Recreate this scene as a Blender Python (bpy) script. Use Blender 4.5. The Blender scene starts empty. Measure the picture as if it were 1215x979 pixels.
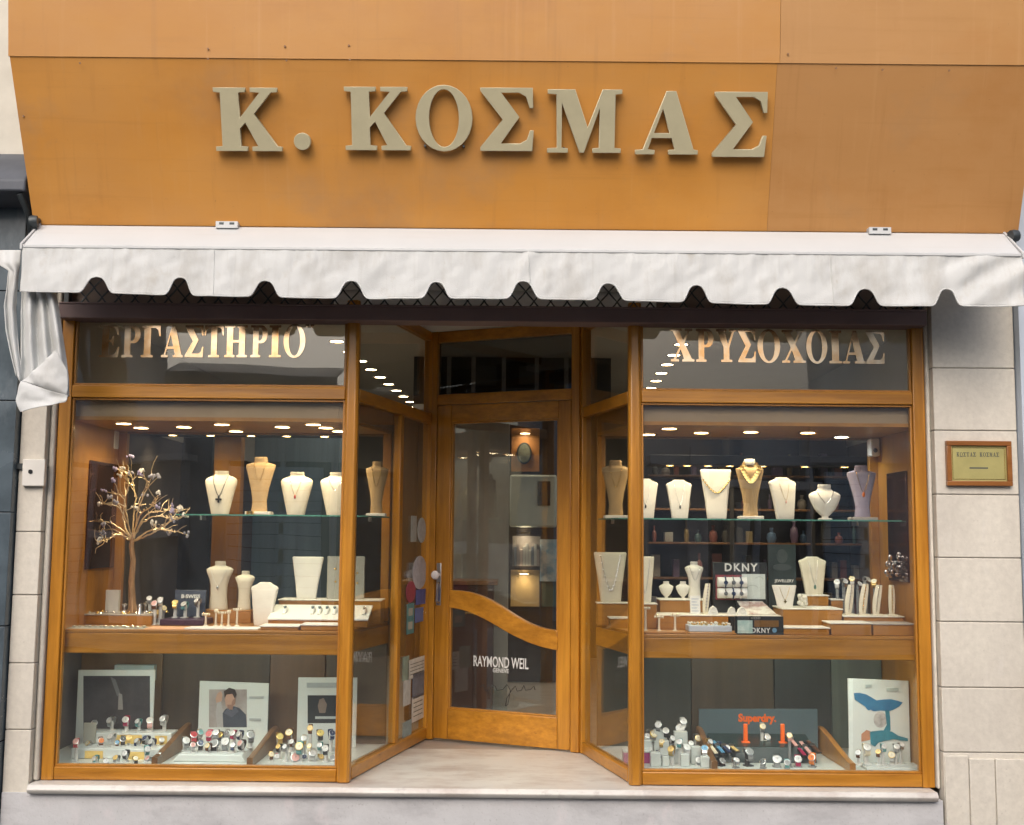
import bpy, bmesh, math, random
from mathutils import Vector, Matrix, noise

random.seed(7)
R = math.radians
sc = bpy.context.scene
COL = sc.collection

# ------------------------------------------------------------------ camera, sky, sun, exposure
F_PX, PITCH, ROLL, EYE = 1400.0, math.atan(145.5 / 1400.0), 0.009, Vector((0, -6.48, 1.72))
_cr, _sr, _cp, _sp = math.cos(ROLL), math.sin(ROLL), math.cos(PITCH), math.sin(PITCH)
_RT = Vector((_cr, -_sr * _sp, _sr * _cp))
_UP = Vector((-_sr, -_cr * _sp, _cr * _cp))
_FW = Vector((0, _cp, _sp))
cd = bpy.data.cameras.new('camera')
cam = bpy.data.objects.new('camera', cd)
COL.objects.link(cam)
m3 = Matrix((_RT, _UP, -_FW)).transposed()
cam.matrix_world = Matrix.Translation(EYE) @ m3.to_4x4()
cd.sensor_width = 36.0
cd.lens = F_PX / 1215.0 * 36.0
cd.clip_start, cd.clip_end = 0.05, 600.0
sc.camera = cam

SUN_EL, SUN_AZ = 40.0, 194.0        # degrees; azimuth as the sky node counts it (0 = +Y, clockwise)
w = bpy.data.worlds.new('World')
sc.world = w
w.use_nodes = True
nt = w.node_tree
sky = nt.nodes.new('ShaderNodeTexSky')
sky.sky_type = 'NISHITA'
sky.sun_disc = False
sky.sun_elevation = R(SUN_EL)
sky.sun_rotation = R(SUN_AZ)
sky.air_density, sky.dust_density, sky.ozone_density = 0.8, 6.0, 1.0
bg = nt.nodes['Background']
nt.links.new(sky.outputs[0], bg.inputs[0])
bg.inputs[1].default_value = 0.15
sl = bpy.data.lights.new('sun', 'SUN')
sl.energy = 0.75
sl.angle = R(70)
sl.color = (1.0, 0.985, 0.96)
so = bpy.data.objects.new('sun', sl)
COL.objects.link(so)
_d = Vector((math.sin(R(SUN_AZ)) * math.cos(R(SUN_EL)), math.cos(R(SUN_AZ)) * math.cos(R(SUN_EL)), math.sin(R(SUN_EL))))
so.rotation_euler = (-_d).to_track_quat('-Z', 'Y').to_euler()
sc.view_settings.view_transform = 'Standard'
sc.view_settings.look = 'None'
sc.view_settings.gamma = 1.0
sc.view_settings.use_curve_mapping = False
sc.view_settings.exposure = 0.36
sc.cycles.use_denoising = True
sc.cycles.max_bounces = 10
sc.cycles.diffuse_bounces = 4
sc.cycles.glossy_bounces = 4
sc.cycles.transparent_max_bounces = 40
sc.cycles.caustics_reflective = False
sc.cycles.caustics_refractive = False
sc.cycles.sample_clamp_indirect = 6.0


def ray(px, py):
    return _FW * F_PX + _RT * (px - 607.5) + _UP * (489.5 - py)


def at(px, py, Y):                                   # where the line of sight meets the upright plane y = Y
    d = ray(px, py)
    return EYE + d * ((Y - EYE.y) / d.y)


def atl(px, py, p0, p1):                             # the same for an upright plane through p0, p1: (metres along it, z)
    d = ray(px, py)
    a = Vector((p1[0] - p0[0], p1[1] - p0[1]))
    L = a.length
    a /= L
    n = Vector((-a.y, a.x))
    t = (n.x * (p0[0] - EYE.x) + n.y * (p0[1] - EYE.y)) / (n.x * d.x + n.y * d.y)
    q = EYE + d * t
    return (q.x - p0[0]) * a.x + (q.y - p0[1]) * a.y, q.z


def ppm(Y):
    return F_PX / (Y - EYE.y)


# ------------------------------------------------------------------ mesh building
ORG = {}


class MB:
    def __init__(s):
        s.v, s.f, s.m = [], [], []

    def face(s, pts, m=0):
        i = len(s.v)
        s.v += [Vector(p) for p in pts]
        s.f.append(list(range(i, i + len(pts))))
        s.m.append(m)

    def box(s, x0, x1, y0, y1, z0, z1, m=0):
        i = len(s.v)
        s.v += [Vector((x, y, z)) for z in (z0, z1) for y in (y0, y1) for x in (x0, x1)]
        for q in ((0, 2, 3, 1), (4, 5, 7, 6), (0, 1, 5, 4), (2, 6, 7, 3), (0, 4, 6, 2), (1, 3, 7, 5)):
            s.f.append([i + k for k in q])
            s.m.append(m)
        return s

    def prism(s, poly, a0, a1, axis='y', m=0):        # poly in the two other axes, extruded along axis
        def P(p, a):
            return {'y': (p[0], a, p[1]), 'x': (a, p[0], p[1]), 'z': (p[0], p[1], a)}[axis]
        n, i = len(poly), len(s.v)
        s.v += [Vector(P(p, a0)) for p in poly] + [Vector(P(p, a1)) for p in poly]
        s.f.append([i + k for k in range(n)])
        s.f.append([i + n + k for k in reversed(range(n))])
        s.m += [m, m]
        for k in range(n):
            j = (k + 1) % n
            s.f.append([i + k, i + n + k, i + n + j, i + j])
            s.m.append(m)
        return s

    def loft(s, rings, cap=True, m=0, closed=True):
        n, i = len(rings[0]), len(s.v)
        for r_ in rings:
            s.v += [Vector(p) for p in r_]
        for a in range(len(rings) - 1):
            for k in range(n if closed else n - 1):
                j = (k + 1) % n
                s.f.append([i + a * n + k, i + a * n + j, i + (a + 1) * n + j, i + (a + 1) * n + k])
                s.m.append(m)
        if cap:
            s.f.append([i + k for k in reversed(range(n))])
            s.f.append([i + (len(rings) - 1) * n + k for k in range(n)])
            s.m += [m, m]
        return s

    def lathe(s, prof, c=(0, 0, 0), seg=20, m=0, ax=None):
        rings = []
        for r_, z in prof:
            rings.append([Vector((r_ * math.cos(2 * math.pi * k / seg), r_ * math.sin(2 * math.pi * k / seg), z)) for k in range(seg)])
        if ax is not None:
            q = Vector((0, 0, 1)).rotation_difference(Vector(ax)).to_matrix()
            rings = [[q @ p for p in r_] for r_ in rings]
        rings = [[p + Vector(c) for p in r_] for r_ in rings]
        return s.loft(rings, True, m)

    def tube(s, pts, rad, seg=8, m=0):
        pts = [Vector(p) for p in pts]
        rings = []
        prev = None
        for k, p in enumerate(pts):
            t = (pts[min(k + 1, len(pts) - 1)] - pts[max(k - 1, 0)])
            if t.length < 1e-9:
                t = Vector((0, 0, 1))
            t.normalize()
            if prev is None:
                a = t.orthogonal().normalized()
            else:
                a = prev - t * prev.dot(t)
                a = a.normalized() if a.length > 1e-6 else t.orthogonal().normalized()
            prev = a
            b = t.cross(a)
            rr = rad[k] if isinstance(rad, (list, tuple)) else rad
            rings.append([p + a * (rr * math.cos(2 * math.pi * j / seg)) + b * (rr * math.sin(2 * math.pi * j / seg)) for j in range(seg)])
        return s.loft(rings, True, m)

    def ball(s, c, r, seg=10, rings=6, m=0, sq=(1, 1, 1)):
        c = Vector(c)
        prof = [(max(1e-4, math.sin(math.pi * k / rings)), -math.cos(math.pi * k / rings)) for k in range(rings + 1)]
        rr = [[c + Vector((r * sq[0] * q * math.cos(2 * math.pi * j / seg), r * sq[1] * q * math.sin(2 * math.pi * j / seg), r * sq[2] * z)) for j in range(seg)] for q, z in prof]
        return s.loft(rr, True, m)

    def xform(s, M, start=0):
        for k in range(start, len(s.v)):
            s.v[k] = M @ s.v[k]
        return s

    def build(s, name, mats, parent=None, world=True, bevel=0.0, sharp=35, smooth=True, kind=None, solid=0.0):
        o0 = ORG.get(parent.name, Vector()) if (parent is not None and world) else Vector()
        me = bpy.data.meshes.new(name)
        me.from_pydata([v - o0 for v in s.v], [], s.f)
        if not isinstance(mats, (list, tuple)):
            mats = [mats]
        for q in mats:
            me.materials.append(q)
        me.polygons.foreach_set('material_index', s.m)
        bm = bmesh.new()
        bm.from_mesh(me)
        bmesh.ops.recalc_face_normals(bm, faces=bm.faces)
        bm.to_mesh(me)
        bm.free()
        if smooth:
            me.polygons.foreach_set('use_smooth', [True] * len(me.polygons))
            me.set_sharp_from_angle(angle=R(sharp))
        me.update()
        o = bpy.data.objects.new(name, me)
        COL.objects.link(o)
        if parent is not None:
            o.parent = parent
            ORG[o.name] = ORG.get(parent.name, Vector())
        if kind:
            o['kind'] = kind
        if solid:
            md = o.modifiers.new('solid', 'SOLIDIFY')
            md.thickness = solid
            md.offset = 0
        if bevel:
            md = o.modifiers.new('bevel', 'BEVEL')
            md.width = bevel
            md.segments = 2
            md.limit_method = 'ANGLE'
            md.angle_limit = R(40)
        return o


def tag(o, label, cat, group=None):
    o['label'] = label
    o['category'] = cat
    if group:
        o['group'] = group
    return o


def thing(name, label, cat, loc=(0, 0, 0), rz=0.0, group=None):
    o = bpy.data.objects.new(name, None)
    o.empty_display_size = 0.05
    o.location = loc
    o.rotation_euler = (0, 0, rz)
    COL.objects.link(o)
    ORG[o.name] = Vector(loc)
    return tag(o, label, cat, group)


def kids(o):
    return [c for c in bpy.data.objects if c.parent == o]


def copy_tree(o, parent=None):
    c = o.copy()
    COL.objects.link(c)
    if parent is not None:
        c.parent = parent
    for ch in kids(o):
        copy_tree(ch, c)
    return c


# ------------------------------------------------------------------ materials
def mat(name, col, rough=0.5, metal=0.0, var=0.12, scale=6.0, stretch=(1, 1, 1), bump=0.0, bscale=None, col2=None, coat=0.0, spec=0.5, rvar=0.0, rand=False, detail=6.0, emit=0.0, contrast=0.5):
    m = bpy.data.materials.new(name)
    m.use_nodes = True
    t = m.node_tree
    b = t.nodes['Principled BSDF']
    b.inputs['Roughness'].default_value = rough
    b.inputs['Metallic'].default_value = metal
    b.inputs['Specular IOR Level'].default_value = spec
    b.inputs['Coat Weight'].default_value = coat
    b.inputs['Coat Roughness'].default_value = 0.15
    if emit:
        b.inputs['Emission Color'].default_value = (*col, 1)
        b.inputs['Emission Strength'].default_value = emit
    tc = t.nodes.new('ShaderNodeTexCoord')
    mp = t.nodes.new('ShaderNodeMapping')
    mp.inputs['Scale'].default_value = stretch
    t.links.new(tc.outputs['Object'], mp.inputs['Vector'])
    vec = mp.outputs['Vector']
    if rand:
        oi = t.nodes.new('ShaderNodeObjectInfo')
        ad = t.nodes.new('ShaderNodeVectorMath')
        sm = t.nodes.new('ShaderNodeVectorMath')
        sm.operation = 'SCALE'
        sm.inputs['Scale'].default_value = 31.0
        t.links.new(oi.outputs['Random'], sm.inputs[0])
        t.links.new(vec, ad.inputs[0])
        t.links.new(sm.outputs[0], ad.inputs[1])
        vec = ad.outputs[0]
    n = t.nodes.new('ShaderNodeTexNoise')
    n.inputs['Scale'].default_value = scale
    n.inputs['Detail'].default_value = detail
    n.inputs['Roughness'].default_value = 0.6
    t.links.new(vec, n.inputs['Vector'])
    cr = t.nodes.new('ShaderNodeValToRGB')
    cr.color_ramp.elements[0].position = 0.5 - contrast / 2
    cr.color_ramp.elements[1].position = 0.5 + contrast / 2
    c2 = col2 if col2 else tuple(min(1, c * (1 + var)) for c in col)
    c1 = tuple(c * (1 - var) for c in col) if not col2 else col
    cr.color_ramp.elements[0].color = (*c1, 1)
    cr.color_ramp.elements[1].color = (*c2, 1)
    t.links.new(n.outputs['Fac'], cr.inputs[0])
    t.links.new(cr.outputs[0], b.inputs['Base Color'])
    if rvar:
        mr = t.nodes.new('ShaderNodeMapRange')
        mr.inputs['To Min'].default_value = max(0.02, rough - rvar)
        mr.inputs['To Max'].default_value = min(1, rough + rvar)
        t.links.new(n.outputs['Fac'], mr.inputs['Value'])
        t.links.new(mr.outputs[0], b.inputs['Roughness'])
    if bump:
        nb = n
        if bscale:
            nb = t.nodes.new('ShaderNodeTexNoise')
            nb.inputs['Scale'].default_value = bscale
            nb.inputs['Detail'].default_value = 5
            t.links.new(vec, nb.inputs['Vector'])
        bp = t.nodes.new('ShaderNodeBump')
        bp.inputs['Strength'].default_value = bump
        bp.inputs['Distance'].default_value = 0.01
        t.links.new(nb.outputs['Fac'], bp.inputs['Height'])
        t.links.new(bp.outputs[0], b.inputs['Normal'])
    return m


def blend2(m, col, scale, stretch, lo, hi, amount=1.0):
    """lay a second tone of its own shape over a material's colour"""
    t = m.node_tree
    b = t.nodes['Principled BSDF']
    src = b.inputs['Base Color'].links[0].from_socket
    tc = t.nodes.new('ShaderNodeTexCoord')
    mp = t.nodes.new('ShaderNodeMapping')
    mp.inputs['Scale'].default_value = stretch
    mp.inputs['Location'].default_value = (scale, 3.1 * scale, 1.7)
    t.links.new(tc.outputs['Object'], mp.inputs['Vector'])
    n = t.nodes.new('ShaderNodeTexNoise')
    n.inputs['Scale'].default_value = scale
    n.inputs['Detail'].default_value = 7
    n.inputs['Roughness'].default_value = 0.65
    t.links.new(mp.outputs[0], n.inputs['Vector'])
    mr = t.nodes.new('ShaderNodeMapRange')
    mr.inputs['From Min'].default_value = lo
    mr.inputs['From Max'].default_value = hi
    mr.inputs['To Max'].default_value = amount
    t.links.new(n.outputs['Fac'], mr.inputs['Value'])
    mx = t.nodes.new('ShaderNodeMix')
    mx.data_type = 'RGBA'
    t.links.new(mr.outputs[0], mx.inputs[0])
    t.links.new(src, mx.inputs[6])
    mx.inputs[7].default_value = (*col, 1)
    t.links.new(mx.outputs[2], b.inputs['Base Color'])
    return m


def wood(name, c1, c2, axis='z', rough=0.32, scale=1.0, coat=0.25):
    st = {'z': (34, 34, 1.6), 'x': (1.6, 34, 34), 'y': (34, 1.6, 34)}[axis]
    st = tuple(q * scale for q in st)
    m = mat(name, c1, rough, col2=c2, scale=1.0, stretch=st, bump=0.12, coat=coat, rvar=0.1, rand=True, detail=8, contrast=0.55)
    st2 = {'z': (3, 3, .5), 'x': (.5, 3, 3), 'y': (3, .5, 3)}[axis]
    blend2(m, tuple(q * 0.55 for q in c1), 2.2, st2, 0.42, 0.72, 0.6)
    st3 = {'z': (70, 70, 1.2), 'x': (1.2, 70, 70), 'y': (70, 1.2, 70)}[axis]
    blend2(m, tuple(q * 0.4 for q in c1), 1.0, st3, 0.60, 0.78, 0.55)
    return m


def glass_mat(name, tint=(0.97, 0.985, 0.98), dust=1.0, f0=0.062):
    m = bpy.data.materials.new(name)
    m.use_nodes = True
    t = m.node_tree
    t.nodes.remove(t.nodes['Principled BSDF'])
    out = t.nodes['Material Output']
    tr = t.nodes.new('ShaderNodeBsdfTransparent')
    tr.inputs[0].default_value = (*tint, 1)
    gl = t.nodes.new('ShaderNodeBsdfGlossy')
    gl.inputs['Roughness'].default_value = 0.0
    lw = t.nodes.new('ShaderNodeLayerWeight')
    lw.inputs[0].default_value = 0.5
    pw = t.nodes.new('ShaderNodeMath')
    pw.operation = 'POWER'
    pw.inputs[1].default_value = 5.0
    t.links.new(lw.outputs['Facing'], pw.inputs[0])
    ma = t.nodes.new('ShaderNodeMath')
    ma.operation = 'MULTIPLY_ADD'
    ma.inputs[1].default_value = 1 - f0
    ma.inputs[2].default_value = f0
    t.links.new(pw.outputs[0], ma.inputs[0])
    # old float glass is not perfectly flat
    tc = t.nodes.new('ShaderNodeTexCoord')
    n = t.nodes.new('ShaderNodeTexNoise')
    n.inputs['Scale'].default_value = 1.3
    n.inputs['Detail'].default_value = 1
    t.links.new(tc.outputs['Object'], n.inputs['Vector'])
    bp = t.nodes.new('ShaderNodeBump')
    bp.inputs['Strength'].default_value = 0.06
    bp.inputs['Distance'].default_value = 0.05
    t.links.new(n.outputs['Fac'], bp.inputs['Height'])
    t.links.new(bp.outputs[0], gl.inputs['Normal'])
    mx = t.nodes.new('ShaderNodeMixShader')
    t.links.new(ma.outputs[0], mx.inputs[0])
    t.links.new(tr.outputs[0], mx.inputs[1])
    t.links.new(gl.outputs[0], mx.inputs[2])
    # a film of street dust and wiped smears
    df = t.nodes.new('ShaderNodeBsdfDiffuse')
    df.inputs[0].default_value = (.55, .56, .56, 1)
    mp = t.nodes.new('ShaderNodeMapping')
    mp.inputs['Scale'].default_value = (1.0, 1.0, .45)
    mp.inputs['Rotation'].default_value = (0, R(24), 0)
    t.links.new(tc.outputs['Object'], mp.inputs['Vector'])
    n2 = t.nodes.new('ShaderNodeTexNoise')
    n2.inputs['Scale'].default_value = 3.2
    n2.inputs['Detail'].default_value = 9
    n2.inputs['Roughness'].default_value = .7
    t.links.new(mp.outputs[0], n2.inputs['Vector'])
    mr = t.nodes.new('ShaderNodeMapRange')
    mr.inputs['From Min'].default_value = .42
    mr.inputs['From Max'].default_value = .78
    mr.inputs['To Min'].default_value = .003
    mr.inputs['To Max'].default_value = .024 * dust
    t.links.new(n2.outputs['Fac'], mr.inputs['Value'])
    m2 = t.nodes.new('ShaderNodeMixShader')
    t.links.new(mr.outputs[0], m2.inputs[0])
    t.links.new(mx.outputs[0], m2.inputs[1])
    t.links.new(df.outputs[0], m2.inputs[2])
    t.links.new(m2.outputs[0], out.inputs['Surface'])
    return m


def lamp_mat(name, col, strength):
    m = bpy.data.materials.new(name)
    m.use_nodes = True
    t = m.node_tree
    t.nodes.remove(t.nodes['Principled BSDF'])
    e = t.nodes.new('ShaderNodeEmission')
    e.inputs[0].default_value = (*col, 1)
    e.inputs[1].default_value = strength
    t.links.new(e.outputs[0], t.nodes['Material Output'].inputs['Surface'])
    return m


M = {}
W1, W2 = (0.33, 0.128, 0.010), (0.64, 0.29, 0.030)
M['wood_z'] = wood('varnished_wood_upright', W1, W2, 'z')
M['wood_x'] = wood('varnished_wood_level', W1, W2, 'x')
M['wood_y'] = wood('varnished_wood_deep', W1, W2, 'y')
M['wood_dark'] = wood('wood_panel_dark', (0.16, 0.075, 0.025), (0.26, 0.125, 0.04), 'z', rough=0.4)
M['wood_lining'] = wood('wood_lining', (0.36, 0.15, 0.018), (0.50, 0.225, 0.032), 'z', rough=0.4)
M['wood_box'] = wood('display_box_wood', (0.36, 0.15, 0.022), (0.50, 0.23, 0.042), 'x', rough=0.4)
M['header'] = mat('header_board', (0.36, 0.25, 0.145), 0.5, var=0.1, scale=3, stretch=(.3, 3, 3))
M['glass'] = glass_mat('window_glass', f0=0.092)
M['glass_top'] = glass_mat('transom_glass', dust=.6, f0=0.045)
M['glass_shelf'] = glass_mat('shelf_glass', (0.90, 0.97, 0.94))
M['glass_edge'] = mat('shelf_glass_edge', (0.10, 0.30, 0.24), 0.1, var=0.1)
M['canvas'] = mat('awning_canvas', (0.555, 0.575, 0.575), 0.85, var=0.07, scale=5, bump=0.15, bscale=180)
blend2(M['canvas'], (0.33, 0.31, 0.27), 3.2, (1.6, 1, .8), 0.50, 0.78, 0.6)
blend2(M['canvas'], (0.34, 0.33, 0.30), 1.0, (38, 1, 1.4), 0.56, 0.80, 0.3)  # thin vertical streaks: dirt plus painted shade of the top gathers
blend2(M['canvas'], (0.36, 0.31, 0.24), 24, (1, 1, .5), 0.64, 0.78, 0.5)
blend2(M['canvas'], (0.40, 0.37, 0.31), 9, (1.2, 1, .7), 0.58, 0.78, 0.5)
M['cassette'] = mat('awning_cassette_paint', (0.50, 0.52, 0.53), 0.4, var=0.03, scale=4)
blend2(M['cassette'], (0.42, 0.40, 0.37), 2.0, (.6, 8, 8), 0.55, 0.85, 0.35)
M['stone'] = mat('pier_stone', (0.62, 0.59, 0.52), 0.7, var=0.10, scale=30, bump=0.08, bscale=60)
blend2(M['stone'], (0.42, 0.39, 0.35), 1.6, (1, 1, .6), 0.48, 0.72, 0.55)
blend2(M['stone'], (0.36, 0.33, 0.29), 55, (1, 1, 1), 0.60, 0.72, 0.45)
blend2(M['stone'], (0.66, 0.64, 0.60), 6, (2.5, 1, .7), 0.58, 0.75, 0.5)
M['mortar'] = mat('pier_joint', (0.36, 0.33, 0.30), 0.9)
M['marble'] = mat('step_marble', (0.60, 0.59, 0.56), 0.35, var=0.06, scale=9, stretch=(1, 2.5, 1), rvar=.1)
blend2(M['marble'], (0.38, 0.32, 0.29), 2.6, (1, 1.8, 1), 0.46, 0.66, 0.7)
blend2(M['marble'], (0.30, 0.26, 0.25), 14, (1, 1.5, 1), 0.58, 0.72, 0.45)
M['render'] = mat('step_render', (0.54, 0.55, 0.57), 0.85, var=0.08, scale=6, bump=0.25, bscale=40)
blend2(M['render'], (0.25, 0.25, 0.27), 2.5, (.8, 1, 2.0), 0.50, 0.70, 0.5)
blend2(M['render'], (0.64, 0.60, 0.62), 9, (1, 1, .5), 0.56, 0.70, 0.5)
blend2(M['render'], (0.20, 0.20, 0.21), 70, (1, 1, 1), 0.60, 0.72, 0.5)
M['lintel'] = mat('lintel_paint', (0.17, 0.115, 0.11), 0.6, var=0.1, scale=4)
M['steel_dark'] = mat('grille_steel', (0.05, 0.06, 0.065), 0.45, metal=0.4, var=0.2, scale=20)
M['steel'] = mat('steel', (0.55, 0.55, 0.55), 0.3, metal=1.0, var=0.05)
M['ceiling'] = mat('ceiling_paint', (0.62, 0.62, 0.58), 0.8, var=0.04, scale=3)
M['soffit'] = mat('soffit_paint', (0.62, 0.62, 0.62), 0.8, var=0.05, scale=3)
M['wall_in'] = mat('shop_wall', (0.10, 0.085, 0.075), 0.7, var=0.15, scale=3)
M['floor_in'] = mat('shop_floor', (0.36, 0.32, 0.29), 0.35, var=0.2, scale=5)
M['gold_foil'] = mat('gold_foil', (0.50, 0.29, 0.13), 0.15, metal=1.0, col2=(0.66, 0.56, 0.42), scale=7, rvar=0.1, contrast=.3)  # copper to pale patches paint the broken reflections in the foil
M['letter'] = mat('letter_metal', (0.50, 0.46, 0.305), 0.42, metal=0.2, var=0.06, scale=12)
M['white'] = mat('white_card', (0.78, 0.78, 0.75), 0.55, var=0.03)
M['cream'] = mat('cream_leatherette', (0.74, 0.68, 0.54), 0.5, var=0.05, scale=20, bump=0.05, bscale=300)
M['ivory'] = mat('ivory_leatherette', (0.76, 0.73, 0.65), 0.5, var=0.05, scale=20, bump=0.05, bscale=300)
M['tan'] = mat('tan_velvet', (0.46, 0.31, 0.15), 0.8, var=0.12, scale=14)
M['taupe'] = mat('taupe_velvet', (0.40, 0.36, 0.32), 0.8, var=0.12, scale=14)
M['lilac'] = mat('lilac_velvet', (0.36, 0.32, 0.42), 0.8, var=0.12, scale=14)
M['grey_linen'] = mat('grey_linen', (0.40, 0.39, 0.33), 0.85, var=0.1, scale=60, stretch=(1, 1, 4))
M['black'] = mat('black_plastic', (0.015, 0.016, 0.018), 0.3, var=0.2)
M['black_board'] = mat('black_board', (0.018, 0.022, 0.026), 0.45, var=0.2)
M['mirror_dark'] = mat('dark_mirror', (0.10, 0.045, 0.03), 0.08, metal=0.6, var=0.1)
M['gold'] = mat('gold', (0.85, 0.60, 0.22), 0.25, metal=1.0, var=0.08, scale=30)
M['silver'] = mat('silver', (0.78, 0.78, 0.78), 0.22, metal=1.0, var=0.08, scale=30)
M['slate'] = mat('slate_panel', (0.085, 0.125, 0.145), 0.5, var=0.06, scale=5)
M['orange'] = mat('orange_plastic', (0.92, 0.15, 0.008), 0.4, var=0.06)
M['paper'] = mat('poster_paper', (0.66, 0.70, 0.68), 0.45, var=0.03)
M['warm_lamp'] = lamp_mat('warm_lamp_lens', (1.0, 0.82, 0.55), 22.0)
M['cool_lamp'] = lamp_mat('cool_lamp_lens', (0.85, 0.92, 1.0), 22.0)


# ------------------------------------------------------------------ lettering
def ell(cx, cy, rx, ry, n=28, a0=0.0, a1=360.0):
    return [(cx + rx * math.cos(R(a0 + (a1 - a0) * k / n)), cy + ry * math.sin(R(a0 + (a1 - a0) * k / n))) for k in range(n + (0 if abs(a1 - a0) >= 360 else 1))]


GLY = {
    'Κ': (1.0, [[(0, 0), (.48, 0), (.48, .07), (.38, .08), (.38, .36), (.46, .45), (.64, .08), (.55, .07), (.55, 0), (1.0, 0), (1.0, .07), (.93, .08), (.60, .59), (.86, .92), (.96, .93), (.96, 1), (.55, 1), (.55, .93), (.69, .92), (.38, .52), (.38, .92), (.48, .93), (.48, 1), (0, 1), (0, .93), (.10, .92), (.10, .08), (0, .07)]]),
    'Ο': (.92, [ell(.46, .5, .46, .52), ell(.46, .5, .24, .45)]),
    'Σ': (.86, [[(0, 0), (.84, 0), (.86, .33), (.80, .33), (.75, .18), (.64, .12), (.33, .12), (.63, .54), (.34, .92), (.62, .92), (.73, .86), (.79, .68), (.85, .68), (.84, 1), (0, 1), (0, .95), (.36, .50), (0, .06)]]),
    'Μ': (1.14, [[(0, 0), (.32, 0), (.32, .07), (.22, .08), (.22, .78), (.50, 0), (.57, 0), (.80, .70), (.80, .08), (.70, .07), (.70, 0), (1.14, 0), (1.14, .07), (1.04, .08), (1.04, .92), (1.14, .93), (1.14, 1), (.84, 1), (.62, .40), (.42, 1), (0, 1), (0, .93), (.13, .92), (.15, .08), (0, .07)]]),
    'Α': (1.0, [[(0, 0), (.31, 0), (.31, .07), (.20, .08), (.26, .26), (.57, .26), (.63, .08), (.53, .07), (.53, 0), (1, 0), (1, .07), (.93, .08), (.62, 1), (.47, 1), (.12, .08), (0, .07)], [(.29, .34), (.54, .34), (.42, .72)]]),
    'Ε': (.84, [[(0, 0), (.80, 0), (.84, .32), (.78, .32), (.70, .14), (.58, .08), (.40, .08), (.40, .47), (.50, .47), (.56, .36), (.61, .36), (.61, .67), (.56, .67), (.50, .55), (.40, .55), (.40, .92), (.58, .92), (.68, .87), (.75, .70), (.81, .70), (.78, 1), (0, 1), (0, .93), (.12, .92), (.12, .08), (0, .07)]]),
    'Ρ': (.86, [[(0, 0), (.5, 0), (.5, .07), (.40, .08), (.40, .44), (.52, .44)] + ell(.56, .72, .30, .28, 12, -80, 80) + [(.52, 1), (0, 1), (0, .93), (.12, .92), (.12, .08), (0, .07)], [(.40, .52), (.46, .52)] + ell(.47, .72, .13, .20, 10, -75, 75) + [(.46, .92), (.40, .92)]]),
    'Γ': (.82, [[(0, 0), (.5, 0), (.5, .07), (.40, .08), (.40, .92), (.58, .92), (.70, .86), (.76, .66), (.82, .66), (.80, 1), (0, 1), (0, .93), (.12, .92), (.12, .08), (0, .07)]]),
    'Τ': (.92, [[(.2, 0), (.72, 0), (.72, .07), (.60, .08), (.60, .92), (.72, .92), (.82, .86), (.86, .68), (.92, .68), (.90, 1), (.02, 1), (0, .68), (.06, .68), (.10, .86), (.2, .92), (.32, .92), (.32, .08), (.2, .07)]]),
    'Η': (1.0, [[(0, 0), (.46, 0), (.46, .07), (.37, .08), (.37, .46), (.63, .46), (.63, .08), (.54, .07), (.54, 0), (1, 0), (1, .07), (.9, .08), (.9, .92), (1, .93), (1, 1), (.54, 1), (.54, .93), (.63, .92), (.63, .54), (.37, .54), (.37, .92), (.46, .93), (.46, 1), (0, 1), (0, .93), (.1, .92), (.1, .08), (0, .07)]]),
    'Ι': (.5, [[(0, 0), (.5, 0), (.5, .07), (.39, .08), (.39, .92), (.5, .93), (.5, 1), (0, 1), (0, .93), (.11, .92), (.11, .08), (0, .07)]]),
    'Χ': (1.0, [[(0, 0), (.34, 0), (.34, .07), (.22, .08), (.42, .38), (.56, .08), (.48, .07), (.48, 0), (1, 0), (1, .07), (.90, .08), (.58, .56), (.80, .92), (.92, .93), (.92, 1), (.60, 1), (.60, .93), (.70, .92), (.53, .64), (.38, .92), (.47, .93), (.47, 1), (0, 1), (0, .93), (.09, .92), (.38, .46), (.12, .08), (0, .07)]]),
    'Υ': (.94, [[(.22, 0), (.74, 0), (.74, .07), (.61, .08), (.61, .44), (.84, .92), (.94, .93), (.94, 1), (.60, 1), (.60, .93), (.74, .92), (.55, .54), (.40, .92), (.48, .93), (.48, 1), (0, 1), (0, .93), (.08, .92), (.34, .44), (.34, .08), (.22, .07)]]),
    '.': (.26, [ell(.13, .13, .13, .13, 20)]),
    "'": (.12, [[(.03, .72), (.08, .72), (.12, 1), (0, 1)]]),
}


def curve_mesh(loops, depth, bevel=0.0):
    """closed outlines (with holes) -> a solid mesh in the XZ plane, front at y = -depth"""
    cu = bpy.data.curves.new('outline', 'CURVE')
    cu.dimensions = '2D'
    cu.fill_mode = 'BOTH'
    cu.extrude = depth / 2
    cu.bevel_depth = bevel
    cu.bevel_resolution = 1
    cu.offset = -bevel
    for lp in loops:
        sp = cu.splines.new('POLY')
        sp.points.add(len(lp) - 1)
        for k, p in enumerate(lp):
            sp.points[k].co = (p[0], p[1], 0, 1)
        sp.use_cyclic_u = True
    return curve_to_mesh(cu, depth)


def curve_to_mesh(cu, depth):
    o = bpy.data.objects.new('outline', cu)
    COL.objects.link(o)
    dg = bpy.context.evaluated_depsgraph_get()
    dg.update()
    me = bpy.data.meshes.new_from_object(o.evaluated_get(dg))
    bpy.data.objects.remove(o)
    bpy.data.curves.remove(cu)
    me.transform(Matrix.Translation((0, -depth / 2, 0)) @ Matrix.Rotation(R(90), 4, 'X'))
    return me


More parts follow.
